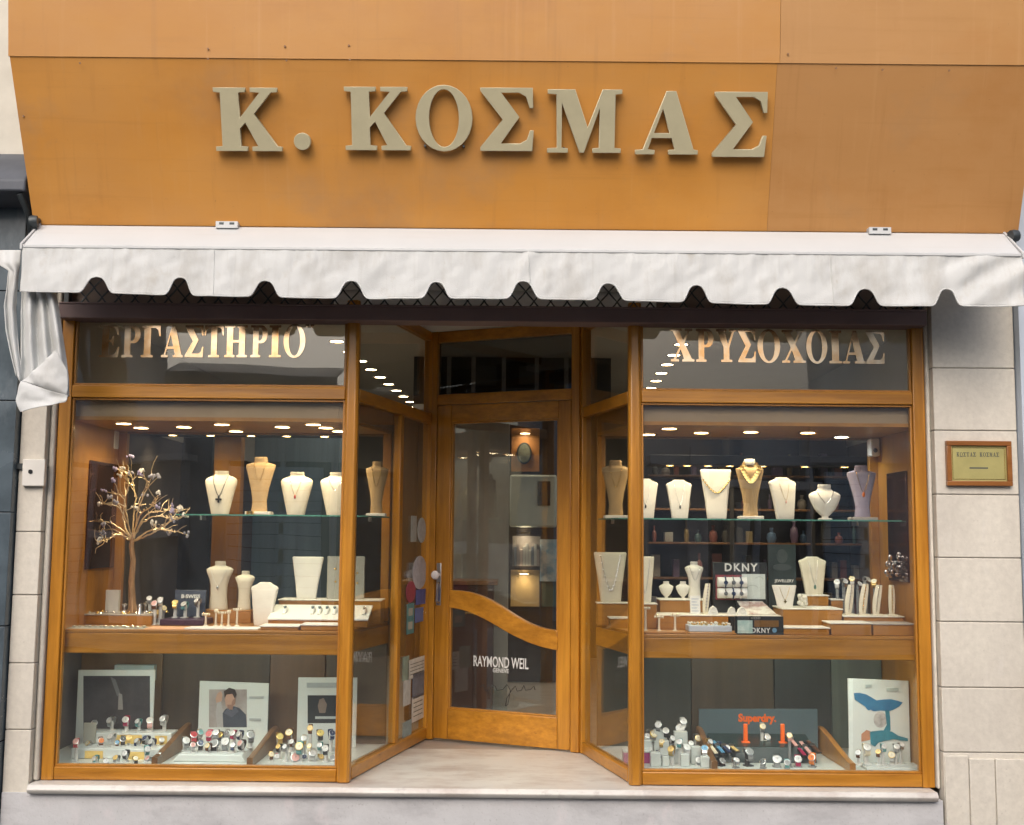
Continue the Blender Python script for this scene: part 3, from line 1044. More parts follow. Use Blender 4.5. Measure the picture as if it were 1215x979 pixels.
# plaque, wall box
pl = thing('wall_plaque', 'brass plaque in a wooden frame on the wide pale pier', 'plaque', (2.5, -.1, 1.95))
a, b = at(1122, 523, -.115), at(1201, 577, -.115)
x0, x1, z1, z0 = a.x, b.x, a.z, b.z - .0
q = MB()
for bx in ((x0, x1, z1 - .026, z1), (x0, x1, z0, z0 + .026)):
    q.box(bx[0], bx[1], -.128, -.1, bx[2], bx[3])
for bx in ((x0, x0 + .026), (x1 - .026, x1)):
    q.box(bx[0], bx[1], -.128, -.1, z0 + .026, z1 - .026)
q.build('frame', wood('plaque_wood', (.25, .09, .02), (.36, .14, .03), 'x'), pl, bevel=.003)
q = MB()
q.box(x0 + .026, x1 - .026, -.112, -.1, z0 + .026, z1 - .026)
q.build('plate', mat('brass_plate', (0.47, 0.42, 0.17), 0.45, metal=.55, var=.15, scale=7), pl)
q = MB()
for bx in ((x0 + .034, x1 - .034, z1 - .038, z1 - .035), (x0 + .034, x1 - .034, z0 + .035, z0 + .038)):
    q.box(bx[0], bx[1], -.1135, -.112, bx[2], bx[3])
q.box(x0 + .034, x0 + .037, -.1135, -.112, z0 + .036, z1 - .036)
q.box(x1 - .037, x1 - .034, -.1135, -.112, z0 + .036, z1 - .036)
q.build('inner_line', M['gold'], pl)
ink = mat('engraving', (0.09, 0.10, 0.08), .6)
kx = x0 + .058
lw_ = (x1 - x0 - .116) / 13.2
for ch in 'ΚΩΣΤΑΣ ΚΟΣΜΑΣ':
    if ch == ' ':
        kx += lw_
        continue
    c2 = ch if ch in GLY else 'Ο'
    gw = GLY[c2][0]
    glyph(c2, .024, .001, 'engraved_letter', ink, pl, Matrix.Translation((kx, -.112, z1 - .085)), lw_ * .85 / (gw * .024))
    if ch == 'Ω':
        q = MB(); q.box(kx, kx + lw_ * .85, -.1132, -.112, z1 - .087, z1 - .084); q.build('engraved_letter', ink, pl)
    kx += lw_
q = MB()
q.box((x0 + x1) / 2 - .05, (x0 + x1) / 2 + .05, -.113, -.112, z1 - .150, z1 - .142)
q.build('small_line', ink, pl)

bx_ = thing('switch_box', 'small white metal key switch box on the narrow beige pier', 'switch box', (-2.54, -.1, 1.95))
a, b = at(28, 545, -.12), at(53, 577, -.12)
q = MB()
q.box(a.x, b.x, -.132, -.1, b.z, a.z)
q.build('cover', mat('box_paint', (0.66, 0.65, 0.61), .45, var=.06, scale=12), bx_, bevel=.004)
q = MB()
q.lathe([(.0005, 0), (.012, 0), (.012, .004), (.0005, .004)], ((a.x * .62 + b.x * .38), -.132, (a.z + b.z) / 2 + .005), 14, ax=(0, -1, 0))
q.build('keyhole', M['black'], bx_)
q = MB()
q.box(a.x - .05, a.x - .004, -.118, -.1, (a.z + b.z) / 2 + .02, (a.z + b.z) / 2 + .05)
q.build('hinge', M['steel_dark'], bx_)
# ------------------------------------------------------------------ timber shopfront
def bars(parent, rects, y0, y1, name, axis):
    for (x0, x1, z0, z1) in rects:
        q = MB()
        q.box(x0, x1, y0, y1, z0, z1)
        q.build(name, M['wood_' + axis], parent, bevel=.005)


def pane(parent, x0, x1, z0, z1, y, name='pane'):
    q = MB()
    q.box(x0, x1, y - .004, y + .004, z0, z1)
    return q.build(name, M['glass_top' if 'transom' in name else 'glass'], parent, smooth=False)


def front_window(label, x0, x1, outer_left):
    t = thing('shop_window', label, 'window', ((x0 + x1) / 2, 0, FZ))
    sl_ = (x0, x0 + .066) if outer_left else (x1 - .066, x1)
    post = PL if outer_left else PR
    bars(t, [(sl_[0], sl_[1], FZ + .002, TOPZ)], -.035, .035, 'stile', 'z')
    # front post with a rounded face
    q = MB()
    q.prism([(post - .034, .034), (post - .036, -.03), (post - .022, -.046), (post + .022, -.046), (post + .036, -.03), (post + .034, .034)], FZ + .003, TOPZ + .05, 'z')
    q.build('post', M['wood_z'], t, bevel=.005)
    xa, xb = (sl_[1] + .0005, post - .0365) if outer_left else (post + .0365, sl_[0] - .0005)
    bars(t, [(xa, xb, FZ + .004, FZ + .072), (xa, xb, RAIL0, RAIL1), (xa, xb, TOPZ - .06, TOPZ)], -.032, .03, 'rail', 'x')
    # glazing beads
    q = MB()
    for (z0, z1) in ((FZ + .072, RAIL0), (RAIL1, TOPZ - .06)):
        q.box(xa, xb, -.018, .012, z0 + .0005, z0 + .012)
        q.box(xa, xb, -.018, .012, z1 - .012, z1 - .0005)
        q.box(xa + .0005, xa + .012, -.0175, .0115, z0 + .0125, z1 - .0125)
        q.box(xb - .012, xb - .0005, -.0175, .0115, z0 + .0125, z1 - .0125)
    q.build('glazing_bead', M['wood_lining'], t, bevel=.002)
    p1 = pane(t, xa + .004, xb - .004, FZ + .075, RAIL0 - .003, -.003)
    p2 = pane(t, xa + .004, xb - .004, RAIL1 + .003, TOPZ - .063, -.003, 'transom_pane')
    return t, p1, p2


lwin, lpane, ltr = front_window('wide timber display window with the tree of wire and the watch posters', XL, PL, True)
rwin, rpane, rtr = front_window('wide timber display window with the whale tail poster', PR, XR, False)


def words(spec, parent, y, m, depth, name='gilt_letter'):
    for ch, x0, x1, y0, y1 in spec:
        bl, br = at(x0, y1, y), at(x1, y1, y)
        tp = at((x0 + x1) / 2, y0, y)
        h = tp.z - (bl.z + br.z) / 2
        wd = GLY[ch][0]
        glyph(ch, h, depth, name, m, parent, Matrix.Translation(bl) @ Matrix.Rotation(-R(.3), 4, 'Y'), (br.x - bl.x) / (wd * h))


left_word = [('Ε', 117, 141), ('Ρ', 144, 166), ('Γ', 167, 190), ('Α', 191, 217), ('Σ', 219, 241), ('Τ', 242, 265), ('Η', 266, 293), ('Ρ', 297, 317), ('Ι', 319, 333), ('Ο', 336, 362)]
words([(c, a, b, 386 if c != 'Ο' else 385, 424) for c, a, b in left_word], ltr, -.008, M['gold_foil'], .0015)
words([("'", 362, 367, 385, 397), ("'", 368, 373, 385, 397)], ltr, -.008, M['gold_foil'], .0015, 'gilt_mark')
right_word = [('Χ', 796, 824), ('Ρ', 826, 847), ('Υ', 850, 874), ('Σ', 876, 897), ('Ο', 899, 926), ('Χ', 928, 956), ('Ο', 957, 982), ('Ι', 984, 999), ('Α', 1000, 1027), ('Σ', 1028, 1050)]
words([(c, a, b, 390 + (a - 796) * .012, 429 + (a - 796) * .012) for c, a, b in right_word], rtr, -.008, M['gold_foil'], .0015)


def frame_of(p0, p1):
    a = Vector((p1[0] - p0[0], p1[1] - p0[1], 0))
    L = a.length
    a.normalize()
    n = Vector((a.y, -a.x, 0))                          # towards the street side on the left return, see below
    return Matrix(((a.x, -n.x, 0, p0[0]), (a.y, -n.y, 0, p0[1]), (0, 0, 1, 0), (0, 0, 0, 1))), L


def lbars(parent, Mx, rects, y0, y1, name, axis, bevel=.005):
    for (x0, x1, z0, z1) in rects:
        q = MB()
        q.box(x0, x1, y0, y1, z0, z1)
        q.xform(Mx)
        q.build(name, M['wood_' + axis], parent, bevel=bevel)


def return_window(label, p0, p1, mull):
    Mx, L = frame_of(p0, p1)
    t = thing('return_window', label, 'window', (p0[0], p0[1], FZ))
    a, b = .046, L - .030
    lbars(t, Mx, [(b, b + .055, FZ + .003, CEIL - .002)], -.03, .03, 'corner_post', 'z')
    lbars(t, Mx, [(a, b - .0005, FZ + .004, FZ + .072), (a, b - .0005, RAIL0, RAIL1), (a, b - .0005, CEIL - .062, CEIL - .003)], -.026, .026, 'rail', 'y')
    if mull:
        lbars(t, Mx, [(mull - .03, mull + .03, FZ + .0725, RAIL0 - .0005)], -.024, .024, 'mullion', 'z')
    spans = [(a, mull - .03), (mull + .03, b)] if mull else [(a, b)]
    for (u0, u1) in spans:
        q = MB()
        q.box(u0 + .002, u1 - .002, -.004, .004, FZ + .074, RAIL0 - .002)
        q.xform(Mx)
        q.build('pane', M['glass'], t, smooth=False)
    q = MB()
    q.box(a + .002, b - .002, -.004, .004, RAIL1 + .002, CEIL - .064)
    q.xform(Mx)
    q.build('transom_pane', M['glass_top'], t, smooth=False)
    return t, Mx, L


lret, ML, LL = return_window('angled timber side window with stickers, beside the hinged edge of the door', (PL, 0), CL, .80)
rret, MRt, LR = return_window('narrow angled timber side window between the door and the pane with orange letters', (PR, 0), CR, 0)

# ------------------------------------------------------------------ door
D0, D1 = (CL[0] + .035, CL[1] - .015), (CR[0] - .03, CR[1] + .015)
MD, LD = frame_of(D0, D1)
dsc = thing('door_frame', 'timber door frame with a dark transom pane above the entrance door', 'door frame', (D0[0], D0[1], FZ))


def dz(px_, py_):
    return atl(px_, py_, D0, D1)


HEAD0, HEAD1 = 2.575, 2.645
lbars(dsc, MD, [(-.005, .036, FZ + .003, CEIL - .002), (LD - .05, LD + .006, FZ + .003, CEIL - .002)], -.028, .028, 'jamb', 'z')
lbars(dsc, MD, [(.0365, LD - .0505, HEAD0, HEAD1), (.0365, LD - .0505, CEIL - .075, CEIL - .003)], -.026, .026, 'rail', 'x')
q = MB()
q.box(.038, LD - .052, -.004, .004, HEAD1 + .002, CEIL - .077)
q.xform(MD)
q.build('transom_pane', glass_mat('reflection_tint_glass', (.42, .44, .45), .6), dsc, smooth=False)  # dark tint stands for the dark street reflected in this pane

door = thing('entrance_door', 'varnished timber entrance door with a wavy middle rail and two glass panes', 'door', (D0[0], D0[1], FZ))
u0, u1, zb, zt = .039, LD - .053, FZ + .012, HEAD0 - .004
SW = .092
gl0, gl1 = u0 + SW + .012, u1 - SW + .006
brz = dz(600, 846)[1]
trz = zt - .112
lbars(door, MD, [(u0, gl0, zb, zt), (gl1, u1, zb, zt)], -.022, .022, 'stile', 'z')
lbars(door, MD, [(gl0 + .0005, gl1 - .0005, zb, brz), (gl0 + .0005, gl1 - .0005, trz, zt)], -.021, .021, 'rail', 'x')
top = [(533, 700), (548, 700.5), (562, 703), (576, 708), (590, 715), (605, 725), (620, 735), (635, 742), (650, 746.5), (668, 749)]
bot = [(533, 721), (545, 722), (556, 725), (570, 731), (585, 739), (600, 748.5), (618, 758), (635, 765), (650, 769.5), (668, 772.5)]


def spl(pts, u):
    for (a, za), (b, zb_) in zip(pts[:-1], pts[1:]):
        if a <= u <= b:
            s_ = (u - a) / (b - a)
            return za + (zb_ - za) * s_
    return pts[0][1] if u < pts[0][0] else pts[-1][1]


T_, B_ = [dz(*p) for p in top], [dz(*p) for p in bot]
us = [gl0 + .0005 + (gl1 - gl0 - .001) * k / 40 for k in range(41)]
sm = lambda P, u: sum(spl(P, u + d) for d in (-.06, -.03, 0, .03, .06)) / 5
poly = [(u, sm(B_, u)) for u in us] + [(u, sm(T_, u)) for u in reversed(us)]
q = MB()
q.prism(poly, -.0215, .0215, 'y')
q.xform(MD)
q.build('wavy_rail', M['wood_x'], door, bevel=.005)
q = MB()
q.prism([(u, sm(T_, u) - .006) for u in us] + [(gl1 + .004, trz + .006), (gl0 - .004, trz + .006)], -.004, .004, 'y')
q.xform(MD)
up = q.build('upper_pane', M['glass'], door, smooth=False)
q = MB()
q.prism([(gl0 - .004, brz - .006), (gl1 + .004, brz - .006)] + [(u, sm(B_, u) + .006) for u in reversed(us)], -.004, .004, 'y')
q.xform(MD)
lo_ = q.build('lower_pane', M['glass'], door, smooth=False)
# glazing beads round the panes
q = MB()
for (a, b, c, d) in ((gl0, gl0 + .012, brz, sm(B_, gl0)), (gl1 - .012, gl1, brz, sm(B_, gl1)), (gl0, gl0 + .012, sm(T_, gl0), trz), (gl1 - .012, gl1, sm(T_, gl1), trz), (gl0 + .0125, gl1 - .0125, brz, brz + .012), (gl0 + .0125, gl1 - .0125, trz - .012, trz)):
    q.box(a, b, -.014, .014, c, d)
q.xform(MD)
q.build('glazing_bead', M['wood_lining'], door, bevel=.002)
# handle on a long plate, lock and knob
hu, hz1 = dz(523, 668)
_, hz0 = dz(523, 718)
q = MB()
q.box(hu - .017, hu + .017, -.027, -.022, hz0, hz1)
q.xform(MD)
hp = q.build('handle_plate', M['steel'], door, bevel=.003)
q = MB()
kz = (hz0 + hz1) / 2 + .06
q.lathe([(.001, 0), (.012, 0), (.011, .03), (.024, .036), (.029, .05), (.022, .064), (.001, .068)], (hu, -.027, kz), 18, ax=(0, -1, 0))
q.xform(MD)
q.build('knob', mat('porcelain', (.7, .66, .68), .2), hp)
q = MB()
q.tube([(hu + .008, -.03, kz - .05), (hu + .008, -.06, kz - .055), (hu + .008, -.065, kz - .17), (hu + .008, -.03, kz - .18)], .007, 8)
q.xform(MD)
q.build('pull', M['steel'], hp)
# lettering on the lower pane
wt = mat('window_lettering', (.62, .62, .62), .5)
dk = mat('window_lettering_dark', (.03, .03, .032), .4)
for s_, xa, xb, yb, yt, m_, bold in (('RAYMOND WEIL', 562, 627, 790, 779, wt, 0), ('GENEVE', 585, 604, 797.5, 793, wt, 0)):
    ua, za = dz(xa, yb)
    ub, _ = dz(xb, yb)
    _, zt_ = dz((xa + xb) / 2, yt)
    me = text_mesh(s_, 1.0, .001, bold=.012)
    ys = [v.co.z for v in me.vertices]
    xs = [v.co.x for v in me.vertices]
    me.transform(Matrix.Diagonal(((ub - ua) / (max(xs) - min(xs)), 1, (zt_ - za) / (max(ys) - min(ys)), 1)))
    add_mesh(me, 'pane_words', m_, lo_, MD @ Matrix.Translation(((ua + ub) / 2, -.0045, za)))
# handwritten flourish in dark script
q = MB()
scr = [(570, 815), (574, 812), (576, 819), (580, 820), (584, 813), (588, 814), (590, 819), (597, 818), (602, 812), (606, 819), (603, 836), (600, 838), (602, 828), (608, 818), (612, 814), (614, 820), (619, 819), (622, 813), (624, 819), (630, 818), (634, 814), (636, 821)]
pts = []
for k in range(len(scr) - 1):
    for s_ in range(3):
        t_ = s_ / 3
        u_, z_ = dz(scr[k][0] + (scr[k + 1][0] - scr[k][0]) * t_, scr[k][1] + (scr[k + 1][1] - scr[k][1]) * t_)
        pts.append((u_, -.006, z_))
q.tube(pts, .0025, 5)
q.xform(MD)
q.build('pane_script', dk, lo_)

# stickers on the angled side window (outer face)
stick = [
    (487, 493, 612, 643, (.50, .53, .52), 'tall grey paper sticker high on the angled side window'),
    (495, 504, 614, 644, (.62, .68, .72), 'pale blue rounded sticker beside the tall grey sticker'),
    (489, 505, 660, 698, (.58, .58, .66), 'large white and violet sticker level with the door handle'),
    (493, 504, 700, 716, (.10, .14, .45), 'deep blue sticker under the white and violet sticker'),
    (481, 492, 690, 714, (.42, .07, .12), 'round red sticker on the angled side window'),
    (482, 490, 717, 751, (.10, .30, .33), 'tall teal card sticker with two white squares'),
    (492, 501, 722, 737, (.12, .20, .50), 'small blue sticker beside the tall teal card'),
    (483, 505, 784, 799, (.72, .72, .70), 'wide white notice sticker with grey lines'),
    (477, 484, 780, 806, (.30, .40, .34), 'narrow green sticker left of the wide white notice'),
    (478, 486, 808, 835, (.60, .62, .62), 'narrow white strip sticker under the green sticker'),
    (489, 503, 800, 824, (.18, .22, .30), 'dark photo sticker under the wide white notice'),
    (488, 502, 828, 851, (.74, .73, .70), 'square white sticker low on the angled side window'),
    (477, 487, 858, 876, (.30, .42, .46), 'pale blue sticker lowest on the angled side window'),
]
for k, (x0, x1, y0, y1, c_, lab) in enumerate(stick):
    ua, za = atl(x0, y0, (PL, 0), CL)
    ub, zb_ = atl(x1, y1, (PL, 0), CL)
    mm = mat('sticker_%02d' % k, tuple(q_ * .75 for q_ in c_), .45, var=.25, scale=25)
    q = MB()
    uc, zc, hu_, hz_ = (ua + ub) / 2, (za + zb_) / 2, abs(ub - ua) / 2, abs(za - zb_) / 2
    if k in (1, 2, 4):
        q.prism(ell(uc, zc, hu_, hz_, 24), .0043, .006, 'y')
    else:
        q.prism([(uc - hu_, zc - hz_), (uc + hu_, zc - hz_), (uc + hu_, zc + hz_), (uc - hu_, zc + hz_)], .0043, .006, 'y')
    if k == 5:
        i0 = len(q.v)
        for zq in (.45, -.45):
            q.prism([(uc - hu_ * .55, zc + hz_ * (zq - .25)), (uc + hu_ * .55, zc + hz_ * (zq - .25)), (uc + hu_ * .55, zc + hz_ * (zq + .25)), (uc - hu_ * .55, zc + hz_ * (zq + .25))], .006, .0066, 'y', 1)
    if k in (7, 11):
        for zq in (.5, .15, -.2, -.55):
            q.prism([(uc - hu_ * .75, zc + hz_ * (zq - .035)), (uc + hu_ * .7, zc + hz_ * (zq - .035)), (uc + hu_ * .7, zc + hz_ * (zq + .035)), (uc - hu_ * .75, zc + hz_ * (zq + .035))], .006, .0066, 'y', 2)
    # frame_of's local -y looks to the entrance on this side
    q.xform(Matrix.Diagonal((1, -1, 1, 1)))
    q.xform(ML)
    o = q.build('sticker', [mm, M['grey_linen'], bpy.data.materials['engraving']], smooth=False)
    tag(o, lab, 'sticker', 'stickers on the angled side window')
# ------------------------------------------------------------------ display cases behind the glass
HDR = 2.335                                            # ceiling of the cases


def downlight(x, y, z, label, group, power, cool=False, r=.042, spot=True, ang=150):
    t = thing('downlight', label, 'downlight', (x, y, z), 0, group)
    q = MB()
    q.lathe([(r, -.001), (r, -.004), (r * 1.28, -.006), (r * 1.34, -.001)], (0, 0, 0), 20)
    q.build('trim_ring', M['gold'], t, world=False)
    q = MB()
    q.lathe([(.0005, -.0025), (r * .98, -.0025), (r * .98, -.001), (.0005, -.001)], (0, 0, 0), 18)
    q.build('lens', M['cool_lamp'] if cool else M['warm_lamp'], t, world=False)
    if spot:
        l_ = bpy.data.lights.new('lamp_light', 'SPOT')
        l_.energy = power
        l_.color = (.9, .95, 1.0) if cool else (1.0, .80, .52) if z < 3 else (1.0, .88, .70)
        l_.spot_size = R(ang)
        l_.spot_blend = .9
        l_.shadow_soft_size = .035
        o = bpy.data.objects.new('lamp_light', l_)
        COL.objects.link(o)
        o.parent = t
        o.location = (0, 0, -.012)
    return t


casl = [(-2.43, .034), (PL - .04, .034), (-.745, CASE_Y), (-2.43, CASE_Y)]
casr = [(PR + .04, .034), (2.262, .034), (2.262, CASE_Y), (.53, CASE_Y)]
for nm, poly, lab, sx in (('left', casl, 'timber display case with the wire tree and cream busts', -1), ('right', casr, 'timber display case with the black jewellery display board', 1)):
    t = thing('display_case', lab, 'display case', (poly[0][0], .03, FZ))
    q = MB()
    q.prism(poly, DECK - .018, DECK, 'z')
    q.build('deck', M['wood_box'], t, bevel=.003)
    q = MB()
    a, b = poly[0], poly[1]
    q.box(a[0] + .001, b[0] - .001, .036, .055, 1.062, DECK - .0185)
    q.build('deck_fascia', M['wood_x'], t, bevel=.004)
    q = MB()
    low = poly if nm == 'right' else [(-2.61, .034), poly[1], poly[2], (-2.61, CASE_Y)]
    if nm == 'left':
        e_ = MB()
        e_.box(-2.63, -2.6105, .036, CASE_Y + .03, FZ, DECK - .0205)
        e_.box(-2.61, -2.4305, .036, CASE_Y + .03, DECK - .040, DECK - .0205)
        e_.build('lower_end_panel', M['wood_lining'], t)
    q.prism(low, .43, LOWF, 'z')
    q.build('lower_floor', mat('case_floor_' + nm, (.66, .70, .66), .35, var=.05, scale=4), t)
    q = MB()
    q.prism(poly, HDR, HDR + .02, 'z')
    q.build('case_ceiling', M['wood_lining'], t)
    q = MB()
    q.box(a[0], b[0], .036, .05, HDR + .0205, RAIL0 + .05)
    q.build('header_board', M['header'], t)
    # board over the angled side
    p0, p1 = (poly[1], poly[2]) if nm == 'left' else (poly[0], poly[3])
    MM, L_ = frame_of(p0, p1)
    q = MB()
    q.box(.0, L_, -.012, .0, HDR + .021, RAIL0 + .03)
    q.xform(MM)
    q.build('header_board', M['wood_dark'], t)
    q = MB()
    q.box(.0, L_, -.008, .008, 1.062, DECK - .019)
    q.xform(MM)
    q.build('deck_fascia', M['wood_y'], t, bevel=.003)
    # end wall of the shop window with a dark mirror
    xw = -2.43 if nm == 'left' else 2.262
    q = MB()
    q.box(xw + (.0005 if nm == 'right' else -.02), xw + (.02 if nm == 'right' else -.0005), .036, CASE_Y + .03, FZ if nm == 'right' else DECK - .02, RAIL0 + .04)
    w_ = q.build('end_panel', M['wood_lining'], t)
    q = MB()
    if nm == 'left':
        q.box(xw + .0005, xw + .012, .30, .775, at(100, 675, .4).z, at(100, 547, .4).z)
    else:
        q.box(xw - .012, xw - .0005, .26, .60, at(1060, 690, .4).z, at(1060, 560, .4).z)
    q.build('mirror', M['mirror_dark'], t, bevel=.002)
    # back: posts, lower back panel, rail at the deck, sliding glass
    xa, xb = (poly[3][0], poly[2][0])
    lo_x = -2.61 if nm == 'left' else min(xa, xb)
    xs_ = [lo_x + (max(xa, xb) - lo_x) * f_ for f_ in ((0, .27, .62, .80, 1.0) if nm == 'left' else (0, .33, .62, .82, 1.0))]
    tones = [(.16, .095, .045), (.085, .06, .04), (.15, .085, .045), (.10, .07, .045)] if nm == 'left' else [(.05, .052, .042), (.09, .065, .04), (.04, .045, .04), (.13, .155, .13)]
    for k in range(4):
        q = MB()
        q.box(xs_[k] + .002, xs_[k + 1] - .002, CASE_Y + .003 + .006 * (k % 2), CASE_Y + .02, FZ + .035, DECK - .02)
        q.build('back_panel', mat('back_panel_%s_%d' % (nm, k), tones[k], .5, var=.25, scale=1.0, stretch=(14, 1, .5)), t, bevel=.003)
    q = MB()
    q.box(lo_x, max(xa, xb), CASE_Y + .021, CASE_Y + .03, FZ + .03, DECK - .02)
    bp_ = mat('back_panel_' + nm, (.26, .17, .10) if nm == 'left' else (.10, .10, .085), .5, var=.25, scale=1.5, stretch=(2, 1, .3))
    q.build('back_lining', bp_, t)
    for xx in (min(xa, xb), max(xa, xb) - .05):
        q = MB()
        q.box(xx, xx + .05, CASE_Y + .003, CASE_Y + .05, DECK + .001, RAIL0)
        q.build('back_post', M['wood_lining'], t, bevel=.003)
    q = MB()
    q.box(min(xa, xb), max(xa, xb), CASE_Y + .004, CASE_Y + .028, HDR - .012, RAIL0)
    q.build('back_rail', M['wood_dark'], t, bevel=.003)

lab_n = ['first', 'second', 'third', 'fourth', 'fifth', 'sixth', 'seventh', 'eighth', 'ninth', 'tenth', 'eleventh']
LL_ = [(145, 503), (166, 508), (217, 507), (262, 504), (279, 512), (334, 507), (371, 504), (386, 508), (402, 512)]
for k, (px_, py_) in enumerate(LL_):
    d = ray(px_, py_)
    p_ = EYE + d * ((HDR - .003 - EYE.z) / d.z)
    y_ = min(max(p_.y, .12), .72)
    x_ = (px_ - 607.5) / F_PX * (y_ + 6.48)
    downlight(x_, y_, HDR, '%s warm downlight from the end wall in the ceiling over the cream busts' % lab_n[k], 'downlights in the case with the wire tree', 7.5)
RL_ = [(770, 516, 0), (795, 509, 0), (833, 514, 0), (892, 513, 0), (960, 514, 0), (1000, 519, 1)]
for k, (px_, py_, c_) in enumerate(RL_):
    d = ray(px_, py_)
    p_ = EYE + d * ((HDR - .003 - EYE.z) / d.z)
    y_ = min(max(p_.y, .12), .72)
    x_ = (px_ - 607.5) / F_PX * (y_ + 6.48)
    downlight(x_, y_, HDR, ('%s warm downlight from the door in the ceiling over the black board' % lab_n[k]) if not c_ else 'cold white downlight in the ceiling over the oval bust', 'downlights in the case with the black display board', 9.5, bool(c_))
for x0, x1 in ((-2.598, -2.588), (2.588, 2.598)):     # pale upper part of the side walls
    q = MB()
    q.box(x0, x1, .13, 6.59, 2.42, CEIL - .002)
    struct('upper_wall', q, M['ceiling'])
# two rows of lamps in the shop ceiling
for side, X0, X1, Yf, Yb, n_, word in ((-1, -1.24, -1.02, 1.75, 6.0, 10, 'the wire tree'), (1, 1.19, 1.30, 1.75, 5.2, 8, 'the orange watch stands')):
    for k in range(n_):
        s_ = k / (n_ - 1)
        downlight(X0 + (X1 - X0) * s_, Yf + (Yb - Yf) * s_, CEIL, '%s ceiling lamp from the street, row on the side of %s' % (lab_n[k], word), 'ceiling lamps in a row on the side of ' + word, 14.0, r=.046, spot=(k % 2 == 0), ang=165)

# fluorescent tubes behind the deck fascias, lighting the lower showcases
for x0, x1, lab in ((-2.3, -1.0, 'fluorescent tube lamp tucked behind the deck fascia over the stepped yellow stand'), (.85, 2.1, 'fluorescent tube lamp tucked behind the deck fascia over the slate panel')):
    t = thing('tube_lamp', lab, 'tube lamp', ((x0 + x1) / 2, .10, 1.16))
    q = MB()
    q.box(x0, x1, .075, .125, 1.135, DECK - .0185)
    q.build('batten', M['white'], t)
    q = MB()
    q.tube([(x0 + .02, .10, 1.115), (x1 - .02, .10, 1.115)], .013, 10)
    q.build('tube', lamp_mat('tube_glow', (.86, 1.0, .92), 28.0) if 'tube_glow' not in bpy.data.materials else bpy.data.materials['tube_glow'], t)

# glass shelves on brackets
def glass_shelf(x0, x1, label, xs, dx0=0.0, dx1=0.0):
    t = thing('glass_shelf', label, 'shelf', ((x0 + x1) / 2, .48, SHELF))
    q = MB()
    q.prism([(x0 + .0, .34), (x1, .34), (x1 + dx1, .72), (x0 + dx0, .72)], SHELF - .008, SHELF, 'z')
    for k in range(len(q.f)):
        q.m[k] = 0 if k < 2 else 1
    q.build('shelf_glass', [M['glass_shelf'], M['glass_edge']], t, smooth=False)
    for x in xs:
        q = MB()
        q.box(x - .006, x + .006, .70, CASE_Y + .004, SHELF - .03, SHELF - .0085)
        q.build('shelf_bracket', M['steel'], t)
    return t


glass_shelf(at(212, 611, .4).x, -.825, 'long glass shelf carrying the cream and tan busts beside the wire tree', (-1.88, -.86), 0, .085)
glass_shelf(.615, 2.255, 'long glass shelf carrying white busts above the black display board', (.62, 2.10), -.085, 0)

# ------------------------------------------------------------------ the shop behind
sh = thing('wall_cabinet', 'dark timber cabinet with a lit picture niche, seen through the door', 'cabinet', (.2, 4.6, FZ))
Yc = 4.4
q = MB()
a, b = at(600, 500, Yc), at(690, 770, Yc)
q.box(a.x, b.x, Yc, Yc + .5, FZ, 2.95)
q.build('body', mat('cabinet_wood', (.045, .028, .02), .4, var=.3, scale=3, stretch=(6, 6, .5)), sh)
for (x0, x1, y0, y1, c_, nm_) in ((607, 640, 508, 560, (.42, .18, .05), 'niche'), (606, 640, 676, 720, (.50, .34, .14), 'lit_panel'), (643, 668, 688, 720, (.05, .09, .07), 'dark_panel'), (608, 641, 636, 672, (.25, .22, .2), 'shelf_back')):
    a, b = at(x0, y0, Yc), at(x1, y1, Yc)
    q = MB()
    q.box(a.x, b.x, Yc - .02, Yc - .0005, b.z, a.z)
    q.build(nm_, mat('cabinet_' + nm_, c_, .5, var=.2, scale=5), sh, bevel=.004)
for k, (px_, py_, lab) in enumerate(((623, 514, 'warm spot lamp over the picture niche, seen through the door'), (622, 632, 'warm spot lamp over the row of boxes, seen through the door'), (622, 681, 'warm spot lamp over the gold panel, seen through the door'))):
    p_ = at(px_, py_, Yc - .1)
    downlight(p_.x, Yc - .1, p_.z, lab, 'spot lamps on the shop cabinet', 1.2, r=.045)
pic = thing('framed_picture', 'small oval framed picture hung in the orange niche, seen through the door', 'picture', tuple(at(622, 538, Yc - .03)))
q = MB()
q.prism(ell(0, 0, .07, .1, 20), -.02, .0, 'y')
q.build('frame', M['steel_dark'], pic, world=False)
q = MB()
q.prism(ell(0, 0, .055, .085, 20), -.024, -.0205, 'y')
q.build('picture_face', mat('picture_face', (.16, .17, .13), .4, var=.4, scale=20), pic, world=False)
for k in range(9):
    p_ = at(610 + k * 3.4, 671, Yc - .06)
    q = MB()
    q.box(p_.x, p_.x + .022, Yc - .09, Yc - .021, p_.z, p_.z + .17 + .03 * math.sin(k * 2.1))
    o = q.build('slim_box', mat('slim_box_%d' % k, random.choice([(.5, .5, .48), (.35, .3, .28), (.2, .22, .26), (.55, .45, .4)]), .5, var=.1), bevel=.002)
    tag(o, '%s slim upright box in the lit row on the cabinet shelf, seen through the door' % lab_n[k], 'box', 'slim boxes in a row on the shop cabinet')
q = MB()
a, b = at(605, 564, Yc), at(660, 626, Yc)
q.box(a.x, b.x, Yc - .14, Yc - .03, b.z, a.z)
o = thing('wall_unit', 'pale grey wall unit with a dark grille below the picture niche', 'wall unit', tuple(at(632, 595, Yc - .03)))
q.build('casing', mat('unit_paint', (.50, .54, .50), .5, var=.05), o, bevel=.02)
q = MB()
a, b = at(638, 571, Yc - .15), at(653, 600, Yc - .15)
q.box(a.x, b.x, Yc - .15, Yc - .1405, b.z, a.z)
q.build('grille', M['black_board'], o, bevel=.004)
q = MB()
